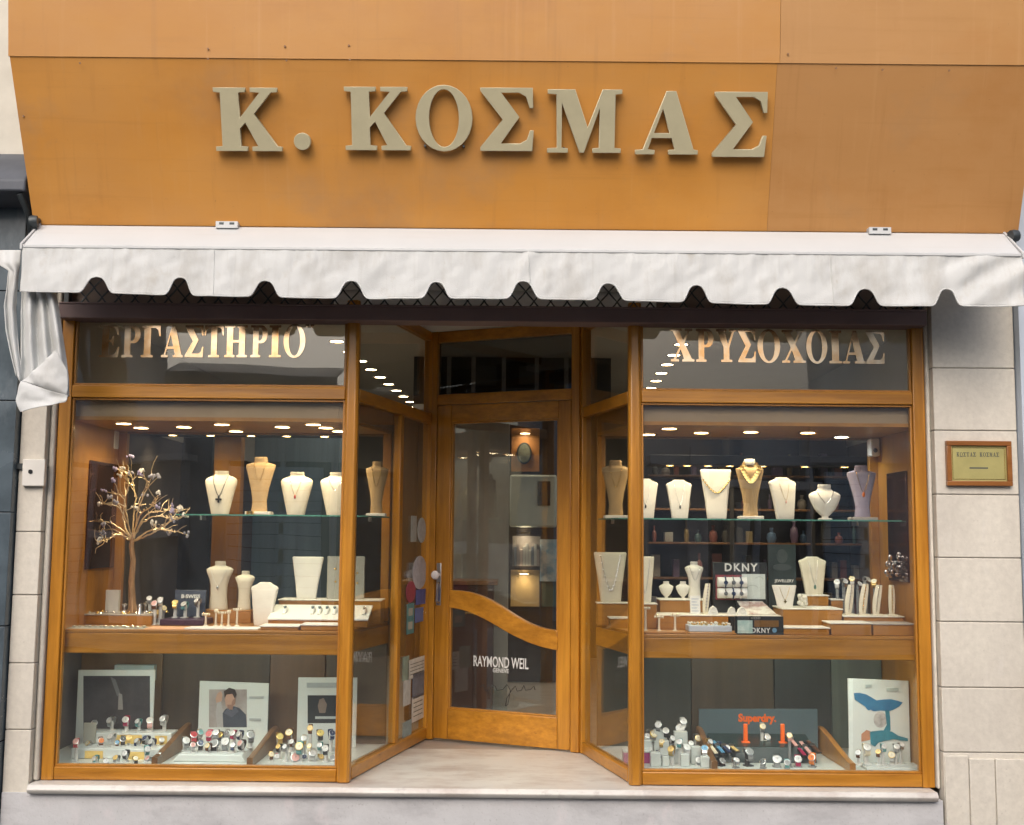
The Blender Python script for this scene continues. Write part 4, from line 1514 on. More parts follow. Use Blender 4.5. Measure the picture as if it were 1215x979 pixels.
a, b = at(641, 640, Yc - .04), at(667, 690, Yc - .04)
q.box(a.x, b.x, Yc - .05, Yc - .021, b.z, a.z)
bb = mat('blue_poster', (.20, .36, .50), .4, col2=(.62, .68, .70), scale=9, contrast=.25)
o = tag(q.build('blue_poster', bb, bevel=.002), 'blue and white poster board on the shop cabinet, seen through the door', 'poster')

# grey column of marble and a counter seen through the door and the side pane
q = MB()
q.box(at(537, 600, 2.6).x, at(604, 600, 2.6).x, 2.6, 2.95, FZ, CEIL - .002)
gm = mat('grey_marble', (.36, .36, .33), .35, var=.35, scale=3.5, stretch=(1, 1, .45), detail=10)
o = tag(q.build('marble_column', gm, bevel=.006), 'grey marble column standing inside the shop behind the door glass', 'column')
ct = thing('shop_counter', 'dark red timber counter standing inside the shop behind the door', 'counter', (-.3, 2.3, FZ))
q = MB()
q.box(-.75, -.12, 2.1, 2.5, FZ, 1.36)
q.build('counter_body', mat('counter_wood', (.055, .025, .022), .35, var=.2, scale=3), ct, bevel=.006)
q = MB()
q.box(-.78, -.09, 2.07, 2.53, 1.361, 1.39)
q.build('counter_top', M['wood_dark'], ct, bevel=.004)
# tall panels and shelves behind the cases; the blue grey panel paints reflected houses
for (x0, x1, Y, m_, lab) in ((252, 284, 2.2, M['wood_lining'], 'tall orange timber panel inside the shop behind the cross pendant bust'), (300, 402, 3.2, mat('reflected_houses_blue', (.13, .20, .25), .7, var=.3, scale=2, stretch=(8, 1, .3)), 'blue grey curtain panel inside the shop behind the tall white tablet'), (143, 250, 2.8, mat('dark_backdrop', (.03, .032, .03), .5, var=.4, scale=2), 'black cupboard inside the shop behind the wire tree')):
    a, b = at(x0, 600, Y), at(x1, 600, Y)
    q = MB()
    q.box(a.x, b.x, Y, Y + .12, FZ, 2.75)
    tag(q.build('tall_panel', m_, bevel=.004), lab, 'panel')
rk = thing('shop_shelving', 'dark shelving rack crowded with small bright goods behind the case with the oval bust', 'shelving', (1.4, 2.4, FZ))
q = MB()
xa, xb = at(765, 600, 2.4).x, at(1052, 600, 2.4).x
q.box(xa, xb, 2.62, 2.66, FZ, 2.7)
for x in (xa, xa + (xb - xa) * .35, xa + (xb - xa) * .68, xb):
    q.box(x - .015, x + .015, 2.3, 2.62, FZ, 2.7)
q.build('back_and_sides', mat('rack_board', (.035, .032, .028), .5, var=.3), rk)
zs_ = [1.15, 1.42, 1.68, 1.93, 2.18]
for z in zs_:
    q = MB()
    q.box(xa + .016, xb - .016, 2.32, 2.615, z - .015, z)
    q.build('shelf', M['wood_dark'], rk, bevel=.002)
pal = [(.55, .5, .42), (.08, .2, .22), (.4, .28, .08), (.10, .25, .5), (.45, .12, .08), (.6, .6, .58), (.12, .12, .1), (.5, .38, .15), (.25, .15, .3)]
pm = [mat('goods_%d' % k, tuple(.45 * (q_ + .3 * sum(c) / 3) for q_ in c), .35, var=.2, scale=20) for k, c in enumerate(pal)]
rg = random.Random(3)
kk = 0
COLN = ['stone', 'teal', 'ochre', 'blue', 'red', 'white', 'black', 'honey', 'violet']
for zi, z in enumerate(zs_):
    x = xa + .05
    ni = 0
    while x < xb - .08:
        w_, h_ = rg.uniform(.03, .075), rg.uniform(.06, .18)
        ci = rg.randrange(9)
        q = MB()
        if rg.random() < .45:
            q.lathe([(.001, 0), (w_ * .35, 0), (w_ * .5, h_ * .3), (w_ * .42, h_ * .6), (w_ * .15, h_ * .72), (w_ * .2, h_), (.001, h_)], (x + w_ / 2, 2.42 + rg.uniform(-.05, .05), z), 14)
            kind, nmq = 'vase', 'small_vase'
        else:
            q.box(x, x + w_, 2.40, 2.47, z, z + h_)
            kind, nmq = 'box', 'goods_box'
        o = q.build(nmq, pm[ci], bevel=.002)
        ni += 1
        tag(o, 'small %s %s, item %s along the %s rack shelf upward' % (COLN[ci], kind, ['one', 'two', 'three', 'four', 'five', 'six', 'seven', 'eight', 'nine', 'ten', 'eleven', 'twelve', 'thirteen', 'fourteen', 'fifteen', 'sixteen', 'seventeen', 'eighteen', 'nineteen', 'twenty'][min(ni - 1, 19)], lab_n[zi]), kind, 'small goods on the dark shelving rack')
        x += w_ + rg.uniform(.02, .12)

# lamp boards deeper in the shop
for x0, x1, Y, z, lamps, lab, what in ((770, 1050, 2.05, 2.235, ((795, 553), (815, 551), (840, 550), (866, 547), (905, 549), (955, 548), (1002, 548)), 'dark lamp board over the shelving rack behind the oval bust', 'the shelving rack'), (150, 405, 1.95, 2.415, ((205, 519), (250, 517), (298, 520), (340, 522), (385, 519)), 'dark lamp board inside the shop behind the wire tree', 'the blue grey curtain panel')):
    q = MB()
    q.box(at(x0, 550, Y).x, at(x1, 550, Y).x, Y - .06, Y + .2, z, z + .07)
    tag(q.build('lamp_board', M['black_board'], bevel=.004), lab, 'lamp board')
    for k, (px_, py_) in enumerate(lamps):
        downlight(at(px_, py_, Y + .03).x, Y + .03, z, '%s warm lamp from the street door in the board over %s' % (lab_n[k] if x0 > 600 else lab_n[len(lamps) - 1 - k], what), 'lamps in the board over ' + what, 3.5, r=.03, ang=140)
iw = thing('reflected_window', 'dark window with pale grey glazing bars, high inside the shop behind the door transom', 'window', (0, 2.4, 2.6))  # board and bars added to imitate the windows reflected in the transom
a, b = at(500, 380, 2.4), at(700, 470, 2.4)
q = MB()
q.box(-.75, .75, 2.42, 2.46, 2.66, CEIL - .004)
q.build('dark_pane', M['black_board'], iw)
for px_ in (533, 562, 598, 637, 672):
    x = at(px_, 430, 2.4).x
    q = MB()
    q.box(x - .016, x + .016, 2.385, 2.419, 2.70, CEIL - .005)
    q.build('glazing_bar', M['soffit'], iw)
q = MB()
q.box(-.75, .75, 2.38, 2.419, 2.66, 2.699)
q.build('sill', M['soffit'], iw)
for x0, x1, z0, z1 in ((-.28, -.12, 2.85, 3.0), (.05, .2, 2.86, 3.0), (-.05, .32, 2.72, 2.83)):
    q = MB()
    q.box(x0, x1, 2.405, 2.4195, z0, z1)
    q.build('pane_shape', mat('dusky_pane', (.16, .17, .17), .4, var=.3, scale=8) if 'dusky_pane' not in bpy.data.materials else bpy.data.materials['dusky_pane'], iw)
# ------------------------------------------------------------------ jewellery stands
PROF = {   # (height, half width, half depth, y offset), all in units of the stand's height / width
    'bust': [(0, .27, .17, 0), (.03, .28, .18, 0), (.30, .36, .20, 0), (.55, .44, .22, .01), (.70, .49, .22, .02), (.78, .50, .20, .03), (.83, .46, .17, .045), (.87, .35, .14, .06), (.90, .24, .12, .07), (.93, .21, .12, .07), (.97, .22, .13, .06), (1.0, .21, .12, .05)],
    'slim': [(0, .33, .14, 0), (.03, .34, .15, 0), (.30, .30, .14, 0), (.50, .31, .15, 0), (.65, .38, .17, .01), (.76, .47, .18, .02), (.83, .50, .16, .03), (.87, .40, .13, .05), (.90, .22, .10, .06), (.93, .19, .10, .06), (.97, .20, .11, .05), (1.0, .18, .10, .04)],
    'tall': [(0, .26, .10, 0), (.02, .27, .11, 0), (.2, .24, .10, 0), (.40, .30, .11, .005), (.62, .40, .12, .01), (.80, .49, .13, .02), (.855, .50, .12, .03), (.88, .38, .10, .035), (.90, .24, .09, .04), (.94, .22, .09, .035), (.98, .22, .09, .03), (1.0, .19, .08, .03)],
    'tablet': [(0, .30, .06, 0), (.03, .31, .07, 0), (.35, .36, .07, .03), (.7, .44, .07, .07), (.93, .49, .07, .10), (.975, .50, .065, .105), (1.0, .47, .05, .108)],
    'slope': [(0, .30, .07, 0), (.03, .31, .08, 0), (.4, .38, .09, .03), (.80, .47, .09, .08), (.86, .50, .08, .09), (.90, .46, .075, .095), (.93, .36, .07, .10), (.955, .27, .07, .105), (.98, .23, .065, .108), (1.0, .18, .05, .11)],
    'oval': [(0, .22, .16, 0), (.04, .22, .16, 0), (.06, .10, .08, 0), (.10, .10, .08, 0), (.14, .16, .10, 0), (.30, .33, .15, 0), (.50, .44, .18, 0), (.62, .49, .18, .01), (.70, .50, .16, .02), (.76, .42, .14, .03), (.82, .26, .12, .04), (.88, .20, .11, .04), (.95, .21, .12, .035), (1.0, .20, .11, .03)],
}


def sect(kind, t):
    P = PROF[kind]
    for a, b in zip(P[:-1], P[1:]):
        if a[0] <= t <= b[0]:
            s_ = (t - a[0]) / (b[0] - a[0])
            return [a[i] + (b[i] - a[i]) * s_ for i in range(4)]
    return list(P[-1])


def front(kind, W, H, x, t):
    h, hw, hd, yo = sect(kind, t)
    k = max(0.0, 1 - (x / (hw * W)) ** 2)
    e = .5 if kind not in ('tablet', 'slope') else .25
    return yo * H - hd * H * .8 * k ** e


def stand(kind, px0, px1, pyt, pyb, Y, m, label, cat='display bust', group=None, yaw=0, base=None, name=None, z=None):
    s_ = ppm(Y)
    c = at((px0 + px1) / 2, pyb, Y)
    W, H = (px1 - px0) / s_ / max(.6, math.cos(R(yaw))), (pyb - pyt) / s_
    zb = c.z if z is None else z
    t = thing(name or {'tablet': 'necklace_tablet', 'slope': 'necklace_tablet'}.get(kind, 'display_bust'), label, cat, (c.x, Y, zb), R(yaw), group)
    b0 = .0
    if base:
        b0 = .018
        q = MB()
        q.box(-W * base, W * base, -W * .32, W * .32, 0, b0)
        q.build('base', M['ivory'] if m != M['lilac'] else M['taupe'], t, world=False, bevel=.003)
    H2 = H - b0
    P = PROF[kind]
    ts = []
    for a, b in zip(P[:-1], P[1:]):
        ts += [a[0] + (b[0] - a[0]) * k / 3 for k in range(3)]
    ts.append(1.0)
    rings = []
    n = 28
    for tt in ts:
        h, hw, hd, yo = sect(kind, tt)
        e = 1.0 if kind not in ('tablet', 'slope') else .45
        rg_ = []
        for k in range(n):
            a = 2 * math.pi * k / n
            ca, sa = math.cos(a), math.sin(a)
            rg_.append((hw * W * math.copysign(abs(ca) ** (e * .9), ca), yo * H2 + hd * H2 * .8 * math.copysign(abs(sa) ** e, sa), b0 + h * H2))
        rings.append(rg_)
    q = MB()
    q.loft(rings)
    q.build('bust_body' if 'bust' in t.name else 'tablet_body', m, t, world=False, sharp=50)
    t['_d'] = 0
    del t['_d']
    return t, W, H2, b0, kind, yaw, c, Y, zb


def necklace(S, t0, t1, spread, m, label, rad=.0016, pend=None, beads=0, w0=None):
    """a chain lying on the front of a stand: from the neck (height t0) down to t1"""
    t, W, H, b0, kind, yaw, c, Y, zb = S
    o = thing('necklace', label, 'necklace', (c.x, Y, zb), R(yaw))
    pts = []
    n = 26
    for k in range(n + 1):
        u = -1 + 2 * k / n
        tt = t1 + (t0 - t1) * abs(u) ** 1.35
        x = spread * W * (abs(u) ** .9) * (1 if u > 0 else -1)
        h, hw, hd, yo = sect(kind, tt)
        x = max(-hw * W * .93, min(hw * W * .93, x))
        pts.append((x, front(kind, W, H, x, tt) - rad - .0015, b0 + tt * H))
    q = MB()
    if beads:
        for k, p in enumerate(pts):
            if k % 2 == 0:
                q.lathe([(beads * .45, -.003), (beads, -.002), (beads, .002), (beads * .45, .003)], (p[0], p[1] - .004, p[2]), 10, ax=(0, -1, .25))
    q.tube(pts, rad, 6)
    q.build('chain', m, o, world=False)
    if pend:
        p = pts[n // 2]
        q = MB()
        r_ = pend[1]
        if pend[0] == 'cross':
            q.box(-r_ * .28, r_ * .28, -.004, 0, -r_ * 2.2, 0)
            q.box(-r_, r_, -.0042, -.0002, -r_ * 1.4, -r_ * .8)
        elif pend[0] == 'drop':
            q.ball((0, -.002, -r_ * 1.2), r_, 10, 8, sq=(.7, .4, 1.3))
        elif pend[0] == 'ring':
            q.tube([(r_ * math.cos(a * .4), -.002, -r_ + r_ * math.sin(a * .4)) for a in range(17)], r_ * .22, 6)
        q.xform(Matrix.Translation(p))
        q.build('pendant', pend[2], o, world=False)
    return o


def boxed(label, px0, px1, pyt, Y, depth, zb, m=None, top=M['ivory'], cat='riser', name='display_riser', th=.008, zt=None, grow=.006, group=None):
    """a wooden riser with a pale padded top; top edge at pyt"""
    a, b = at(px0, pyt, Y), at(px1, pyt, Y)
    z1 = (a.z + b.z) / 2 if zt is None else zt
    t = thing(name, label, cat, ((a.x + b.x) / 2, Y + depth / 2, zb), 0, group)
    q = MB()
    q.box(a.x, b.x, Y, Y + depth, zb + .0005, z1 - th)
    q.build('riser_body', m or M['wood_box'], t, bevel=.003)
    q = MB()
    q.box(a.x - grow, b.x + grow, Y - grow, Y + depth, z1 - th + .0005, z1)
    q.build('padded_top', top, t, bevel=.003)
    return z1


# ---- case with the wire tree: busts on the shelf
YS = .46
S = stand('bust', 242, 280, 559, 610.5, YS, M['cream'], 'cream bust wearing the black cross pendant, on the glass shelf', z=SHELF)
necklace(S, .90, .42, .24, M['black'], 'black cord necklace with a cross pendant on the cream bust', pend=('cross', .018, M['black']))
S = stand('tall', 290, 325, 542, 610.5, YS, M['tan'], 'tall tan velvet bust on a pale base between two cream busts on the glass shelf', base=.42, z=SHELF)
necklace(S, .9, .55, .2, M['gold'], 'fine gold chain on the tall tan velvet bust between the cream busts', rad=.0011)
q = MB()
p_ = at(297, 606, YS - .08)
q.lathe([(.001, 0), (.022, 0), (.022, .02), (.019, .02), (.019, .004), (.001, .004)], (p_.x, YS - .085, SHELF), 18)
tag(q.build('bangle', M['gold']), 'gold bangle lying at the foot of the tall tan velvet bust', 'bangle')
S = stand('bust', 332, 370, 560, 611, YS, M['cream'], 'cream bust with a small red drop pendant on the glass shelf', z=SHELF)
necklace(S, .9, .46, .2, M['gold'], 'fine gold necklace with a small red drop on a cream bust', rad=.001, pend=('drop', .009, mat('red_stone', (.45, .05, .03), .2)))
S = stand('bust', 379, 417, 560, 611, YS, M['cream'], 'cream bust nearest the front post on the glass shelf of the wire tree case', z=SHELF)
necklace(S, .9, .58, .25, M['silver'], 'thin silver necklace on the cream bust nearest the front post', rad=.001)
S = stand('tall', 433, 460, 543, 608, .63, M['tan'], 'tall tan bust on the glass shelf seen through the angled side window', base=.42, z=SHELF)
necklace(S, .9, .5, .22, M['gold'], 'gold chain on the tall tan bust behind the angled side window', rad=.0014)

# ---- risers and trays on that deck
zr = boxed('long wooden riser with a white padded top carrying the tall white tablet', 331, 452, 711.5, .56, .2, DECK)
boxed('short wooden riser under the two slim cream busts', 240, 298, 724, .56, .14, DECK, top=M['wood_box'], grow=.0)
boxed('low wooden tray stand beneath the wire tree, filled with small silver pieces', 95, 180, 729, .34, .26, DECK, top=M['taupe'], grow=.002)
for (x0, x1, lab, mt) in ((80, 171, 'long flat tray of silver trinkets at the front edge beneath the wire tree', M['grey_linen']), (173, 218, 'flat peach padded tray in front of the black watch display', mat('peach_pad', (.72, .42, .24), .6)), (220, 305, 'flat white padded tray in front of the ring posts', M['white'])):
    boxed(lab, x0, x1, 745.5, .07, .14, DECK, top=mt, cat='tray', name='jewel_tray', th=.009)
boxed('wooden tray with a white pad below the sloping watch tray, nearest the ring posts', 309, 354, 742.5, .07, .16, DECK, top=M['white'], cat='tray', name='jewel_tray')
boxed('wooden tray with a white pad below the sloping watch tray, nearest the front post', 357, 408, 741, .07, .16, DECK, top=M['white'], cat='tray', name='jewel_tray')
rgt = random.Random(11)
for k in range(14):
    p_ = at(88 + k * 6.3, 744, .12)
    q = MB()
    q.ball((0, 0, 0), .009, 8, 6, sq=(1, 1, .6))
    q.tube([(.01 * math.cos(a), .01 * math.sin(a), .004) for a in (0, 1, 2, 3, 4, 5, 6.28)], .003, 5)
    q.xform(Matrix.Translation((p_.x, .11 + rgt.uniform(-.02, .03), at(120, 745.5, .07).z + .005)))
    tag(q.build('trinket', M['silver']), 'tiny silver trinket, one of the row on the long flat tray beneath the wire tree', 'trinket', 'silver trinkets on the long flat tray')
# sloping tray of white watch cushions
ts = thing('sloping_tray', 'sloping tray of white cushions holding dark banded watches, beside the front post', 'tray', (at(370, 735, .3).x, .3, DECK))
a, b = at(318, 735, .3), at(436, 735, .3)
zf, zb2 = at(370, 735.5, .3).z, at(370, 719, .5).z
q = MB()
q.prism([(.30, DECK + .001), (.53, DECK + .001), (.53, zb2 - .004), (.30, zf - .004)], a.x, b.x, 'x')
q.build('wedge', M['wood_box'], ts, bevel=.003)
q = MB()
q.prism([(.293, zf - .004), (.53, zb2 - .0035), (.53, zb2 + .006), (.293, zf + .006)], a.x - .004, b.x + .004, 'x')
q.build('cushion_bed', M['white'], ts, bevel=.003)
for k, px_ in enumerate((338, 371, 379, 388, 397, 432)):
    p_ = at(px_, 727, .4)
    zc = zf + (zb2 - zf) * .45 + .012
    q = MB()
    sl_ = math.atan2(zb2 - zf, .23)
    q.tube([(0, -.05, 0), (0, -.02, .012), (0, .02, .012), (0, .05, 0)], [.010, .014, .014, .010], 10)
    q.xform(Matrix.Translation((p_.x, .41, zc - .004)) @ Matrix.Rotation(sl_, 4, 'X'))
    o = q.build('watch_cushion', M['white'])
    tag(o, '%s white cushion with a slim watch from the ring posts, on the sloping tray' % lab_n[k], 'cushion', 'watch cushions on the sloping tray')
    q = MB()
    q.tube([(0, -.03, .013), (0, -.012, .0265), (0, .012, .0265), (0, .03, .013)], .0055, 6)
    q.lathe([(.001, 0), (.010, 0), (.010, .004), (.001, .004)], (0, 0, .028), 12)
    q.xform(Matrix.Translation((p_.x, .41, zc - .004)) @ Matrix.Rotation(sl_, 4, 'X'))
    q.build('slim_watch', M['slate'] if k < 5 else M['silver'], o)

S = stand('slim', 243, 275, 669, 725, .62, M['cream'], 'slim cream bust with a pearl pendant beside the black watch display', z=at(270, 724, .56).z)
necklace(S, .86, .50, .3, M['ivory'], 'pearl strand with a drop on the slim cream bust beside the black watch display', rad=.0022, pend=('drop', .010, M['silver']))
S = stand('slim', 278, 301, 680, 725, .62, M['cream'], 'smallest slim cream bust behind the ring posts', z=at(270, 724, .56).z)
S = stand('slope', 295, 328, 692, 742, .40, M['ivory'], 'white sloping tablet standing before the wooden tray, right of the ring posts', yaw=-8, z=DECK)
S = stand('tablet', 345, 382, 663, 712, .62, M['ivory'], 'tall white tapered tablet on the long wooden riser', z=zr)
q = MB()
gl_ = thing('linen_panel', 'flat grey linen panel with small pendants, standing behind the front post', 'display panel', (at(411, 711, .64).x, .64, zr))
a, b = at(389, 660, .64), at(432, 711, .64)
q.box(a.x, b.x, .63, .65, zr, a.z)
q.build('panel_board', M['grey_linen'], gl_, bevel=.003)
q = MB()
for (px_, py_) in ((398, 675), (398, 690), (405, 682), (424, 680), (424, 692)):
    p_ = at(px_, py_, .628)
    q.ball(p_, .007, 8, 6)
q.build('pendant_studs', M['gold'], gl_)

# ring posts
def ring_post(px_, pyt, pyb, Y, label, bar=True, z=None, w_=.022):
    p_ = at(px_, pyb, Y)
    h = (pyb - pyt) / ppm(Y)
    t = thing('ring_post', label, 'ring stand', (p_.x, Y, DECK if z is None else z), rgt.uniform(-.3, .3), 'ivory ring posts')
    q = MB()
    q.lathe([(.001, 0), (.017, 0), (.016, .005), (.007, .010), (.0055, h * .5), (.006, h - .012), (.001, h - .012)], (0, 0, 0), 14)
    q.build('post', M['cream'], t, world=False)
    q = MB()
    if bar:
        q.tube([(-w_, 0, h - .006), (w_, 0, h - .006)], .0075, 10)
    else:
        q.ball((0, 0, h - .01), .013, 12, 8)
    q.build('bar' if bar else 'knob', M['cream'], t, world=False)
    q = MB()
    for dx in ((-.012, .012) if bar else (0,)):
        q.tube([(dx, .0095 * math.cos(a), h - .006 + .0095 * math.sin(a)) for a in [k * .52 for k in range(13)]], .0016, 5)
    q.build('rings', M['gold'], t, world=False)


for k, (px_, pyt, pyb, bar, what) in enumerate(((244, 727, 742, True, 'short ivory ring post with a crossbar, closest to the black watch display'), (256, 722, 742, False, 'tall ivory ring post with a round knob, second from the black watch display'), (263, 725, 742, True, 'ivory ring post with a crossbar, third from the black watch display'), (271, 723, 742, False, 'ivory ring post with a knob, fourth from the black watch display'), (281, 720, 741, True, 'tallest ivory ring post with a crossbar, next to the white sloping tablet'))):
    ring_post(px_, pyt, pyb, .30, what, bar)
for k, (px_, pyt, pyb, what) in enumerate(((766, 722, 750, 'tall ivory ring post with a crossbar, against the post of the black display case'), (782, 732, 750, 'short ivory ring post with a crossbar, middle of the three by the blue necklace tray'), (801, 730, 750, 'ivory ring post with a crossbar, next to the blue necklace tray'))):
    ring_post(px_, pyt, pyb, .16, what, True, at(790, 750, .12).z, .026)

# ---- black watch display
bd = thing('watch_display', 'black slanted watch display with a white name, beside the slim cream bust', 'watch display', (at(215, 742, .42).x, .42, DECK))
a, b = at(191, 740, .36), at(243, 740, .36)
q = MB()
q.box(a.x, b.x, .33, .55, DECK + .001, DECK + .035)
q.build('plinth', mat('plum_black', (.05, .02, .045), .35), bd, bevel=.004)
a2, b2 = at(207, 700, .53), at(243, 728, .53)
q = MB()
q.prism([(.52, DECK + .036), (.54, DECK + .036), (.56, a2.z), (.545, a2.z)], a2.x, b2.x, 'x')
q.build('back_board', mat('navy_black', (.02, .03, .06), .35), bd, bevel=.003)
me = text_mesh('B·SWISS', .03, .001, width=.11, bold=.001)
add_mesh(me, 'display_words', M['white'], bd, Matrix.Translation(((a2.x + b2.x) / 2 + .005, .529, DECK + .145)) @ Matrix.Rotation(-R(9), 4, 'X'))


# ---- watches
WM = {}


def wm(c, metal=0.0):
    k = (c, metal)
    if k not in WM:
        WM[k] = mat('watch_tone_%d' % len(WM), c, .3, metal=metal, var=.08, scale=30)
    return WM[k]


TONE = {'white': (.62, .62, .60), 'silver': (.7, .7, .7), 'black': (.02, .02, .022), 'brown': (.13, .05, .02), 'gold': (.8, .56, .2), 'red': (.5, .06, .07), 'crimson': (.4, .02, .08), 'navy': (.03, .05, .12), 'pink': (.75, .42, .38), 'cream': (.75, .68, .5), 'yellow': (.75, .62, .2), 'grey': (.25, .26, .26), 'orange': (.75, .2, .03), 'blue': (.1, .3, .5), 'teal': (.1, .3, .3)}
META = {'silver', 'gold'}
WPROTO = {}


def watch(px_, py_, size_px, dial, strap, Y, z, label, group, standc='white', yaw=None, lean=None):
    """a wrist watch closed round a C-shaped stand; its dial at (px_, py_)"""
    s_ = ppm(Y)
    p_ = at(px_, py_, Y)
    r_ = size_px * .40 / s_
    yw = rgt.uniform(-.65, .65) if yaw is None else yaw
    lean = rgt.uniform(-46, -24) if lean is None else lean
    h = max(.012, p_.z - z)
    t = thing('wrist_watch', label, 'watch', (p_.x, Y, z), yw, group)
    # stand: foot, stem, open cuff
    q = MB()
    q.box(-r_ * .9, r_ * .9, -r_ * .4, r_ * 1.4, 0, min(.006, h * .3))
    q.tube([(0, r_ * .9, .004), (0, r_ * .9, max(.006, h - r_ * .2))], r_ * .55, 10)
    q.build('watch_stand', wm(TONE[standc]), t, world=False, bevel=.001)
    rx, ry = r_ * 1.05, r_ * .95
    RZ = r_ * 1.62
    # strap: a closed band
    q = MB()
    rings = []
    n = 24
    bw = r_ * .66
    for k in range(n):
        a = 2 * math.pi * k / n
        cy, cz = ry * .95 + ry * math.cos(a), RZ * math.sin(a)
        wv = bw * (.78 + .22 * abs(math.cos(a / 2 + math.pi / 2)))
        o_, i_ = 1.0, .90
        rings.append([(-wv, cy, cz), (wv, cy, cz), (wv, ry * .95 + ry * i_ * math.cos(a), RZ * i_ * math.sin(a)), (-wv, ry * .95 + ry * i_ * math.cos(a), RZ * i_ * math.sin(a))])
    rings.append(rings[0])
    q.loft(rings, cap=False)
    Mr = Matrix.Translation((0, 0, h)) @ Matrix.Rotation(R(lean), 4, 'X')
    q.xform(Mr)
    q.build('strap', wm(TONE[strap], 1.0 if strap in META else 0), t, world=False)
    q = MB()
    q.lathe([(.0005, 0), (r_ * .98, 0), (r_, r_ * .1), (r_ * .98, r_ * .26), (r_ * .86, r_ * .30), (r_ * .84, r_ * .22), (.0005, r_ * .22)], (0, -r_ * .02, 0), 22, ax=(0, -1, 0))
    q.xform(Mr)
    ca = q.build('case', wm(TONE['gold'] if dial in ('cream', 'yellow', 'gold') else TONE['silver'], 1.0), t, world=False)
    q = MB()
    q.lathe([(.0005, r_ * .225), (r_ * .84, r_ * .225), (r_ * .84, r_ * .24), (.0005, r_ * .24)], (0, -r_ * .02, 0), 20, ax=(0, -1, 0))
    q.xform(Mr)
    q.build('dial', wm(TONE[dial]), ca, world=False)
    q = MB()
    q.box(-r_ * .025, r_ * .025, -r_ * .29, -r_ * .265, -r_ * .1, r_ * .5)
    q.prism([(-.05 * r_, -.03 * r_), (-.03 * r_, -.06 * r_), (.34 * r_, .2 * r_), (.32 * r_, .24 * r_)], -r_ * .29, -r_ * .265, 'y')
    q.xform(Mr)
    q.build('hands', wm(TONE['black'] if dial not in ('black', 'navy') else TONE['white']), ca, world=False)
    return t


G0 = 'watches on the black display'
watch(207.5, 715, 9, 'yellow', 'gold', .43, DECK + .036, 'yellow dialled watch on the black slanted display', G0)
watch(218, 717, 9, 'white', 'teal', .43, DECK + .036, 'white dialled watch with a teal strap on the black slanted display', G0)
watch(233, 713, 8, 'silver', 'silver', .47, DECK + .036, 'silver watch on the black slanted display, nearest the slim cream bust', G0)
for k, (px_, py_, d_, s_, sz) in enumerate(((183, 716, 'pink', 'brown', 9), (190, 712, 'silver', 'silver', 9), (187, 727, 'gold', 'gold', 8), (177, 710, 'silver', 'grey', 8), (195, 722, 'cream', 'white', 7))):
    watch(px_, py_, sz, d_, s_, .36 + .03 * k, DECK, '%s dialled watch with a %s strap in the huddle between wire tree and black display' % (d_, s_), 'watches huddled beside the black display')
# white card box and little bell by the tree
q = MB()
a, b = at(127, 700, .52), at(141, 738, .52)
q.box(a.x, b.x, .50, .53, DECK, a.z)
q.box((a.x + b.x) / 2 - .0015, (a.x + b.x) / 2 + .0015, .4995, .5, DECK + .01, a.z - .01)
tag(q.build('card_box', M['ivory'], bevel=.002), 'small upright ivory card box standing left of the wire tree trunk', 'box')
q = MB()
p_ = at(161, 733, .33)
zt_ = at(137, 729, .34).z
q.lathe([(.001, 0), (.017, 0), (.012, .02), (.008, .035), (.014, .045), (.012, .055), (.001, .06)], (p_.x, .40, zt_), 14)
tag(q.build('silver_bell', M['silver']), 'little silver bell on the tray stand at the foot of the wire tree', 'bell')
for k, (px_, h_) in enumerate(((147, .05), (172, .06), (180, .04))):
    q = MB()
    p_ = at(px_, 738, .48)
    q.lathe([(.001, 0), (.02, 0), (.02, .01), (.008, .015), (.006, h_ * .7), (.018, h_), (.001, h_ + .008)], (p_.x, .48, zt_), 12)
    tag(q.build('trophy_cup', M['silver']), '%s tiny silver cup along the tray stand beneath the wire tree' % lab_n[k], 'cup', 'tiny silver cups beneath the wire tree')

# ---- wire tree
tr = thing('wire_tree', 'ornamental tree of gold wire with clusters of violet stones, in the display case', 'ornament', (at(157, 738, .45).x, .45, at(137, 729, .34).z))
YT = .45
rt = random.Random(5)
def P3(px_, py_, dy=0):
    return at(px_, py_, YT + dy)
bark = mat('wire_bark', (.36, .21, .11), .5, metal=.2, var=.35, scale=60, stretch=(1, 1, .2), bump=.4)
q = MB()
b0 = P3(157, 729); b0.z = at(137, 729, .34).z
q.tube([b0, P3(157, 715), P3(156, 690, .01), P3(158, 665), P3(156, 648), P3(158, 634)], [.026, .022, .018, .016, .015, .010], 10)
for a in range(5):
    q.tube([b0 + Vector((.045 * math.cos(a * 1.25), .04 * math.sin(a * 1.25), .002)), b0 + Vector((.02 * math.cos(a * 1.25), .02 * math.sin(a * 1.25), .02)), P3(157, 705)], [.006, .009, .012], 6)
q.build('trunk', bark, tr)
gold_wire = mat('gold_wire', (.72, .56, .34), .35, metal=.8, var=.2, scale=40)
tips = [((157, 640), (135, 622), (110, 618), (101, 607)), ((155, 642), (132, 628), (116, 632), (103, 628)), ((157, 640), (150, 610), (145, 590), (122, 582)), ((157, 640), (158, 612), (161, 588), (155, 560)), ((157, 641), (166, 612), (180, 600), (190, 585)), ((158, 642), (182, 628), (205, 630), (221, 634)), ((158, 642), (178, 634), (200, 620), (219, 612)), ((158, 640), (172, 612), (196, 606), (214, 604)), ((157, 640), (150, 618), (138, 600), (118, 598)), ((158, 640), (164, 605), (174, 580), (180, 566)), ((157, 641), (146, 615), (152, 575), (147, 556)), ((158, 640), (170, 620), (188, 612), (207, 618)), ((156, 641), (140, 634), (128, 640), (118, 643))]
clus = []
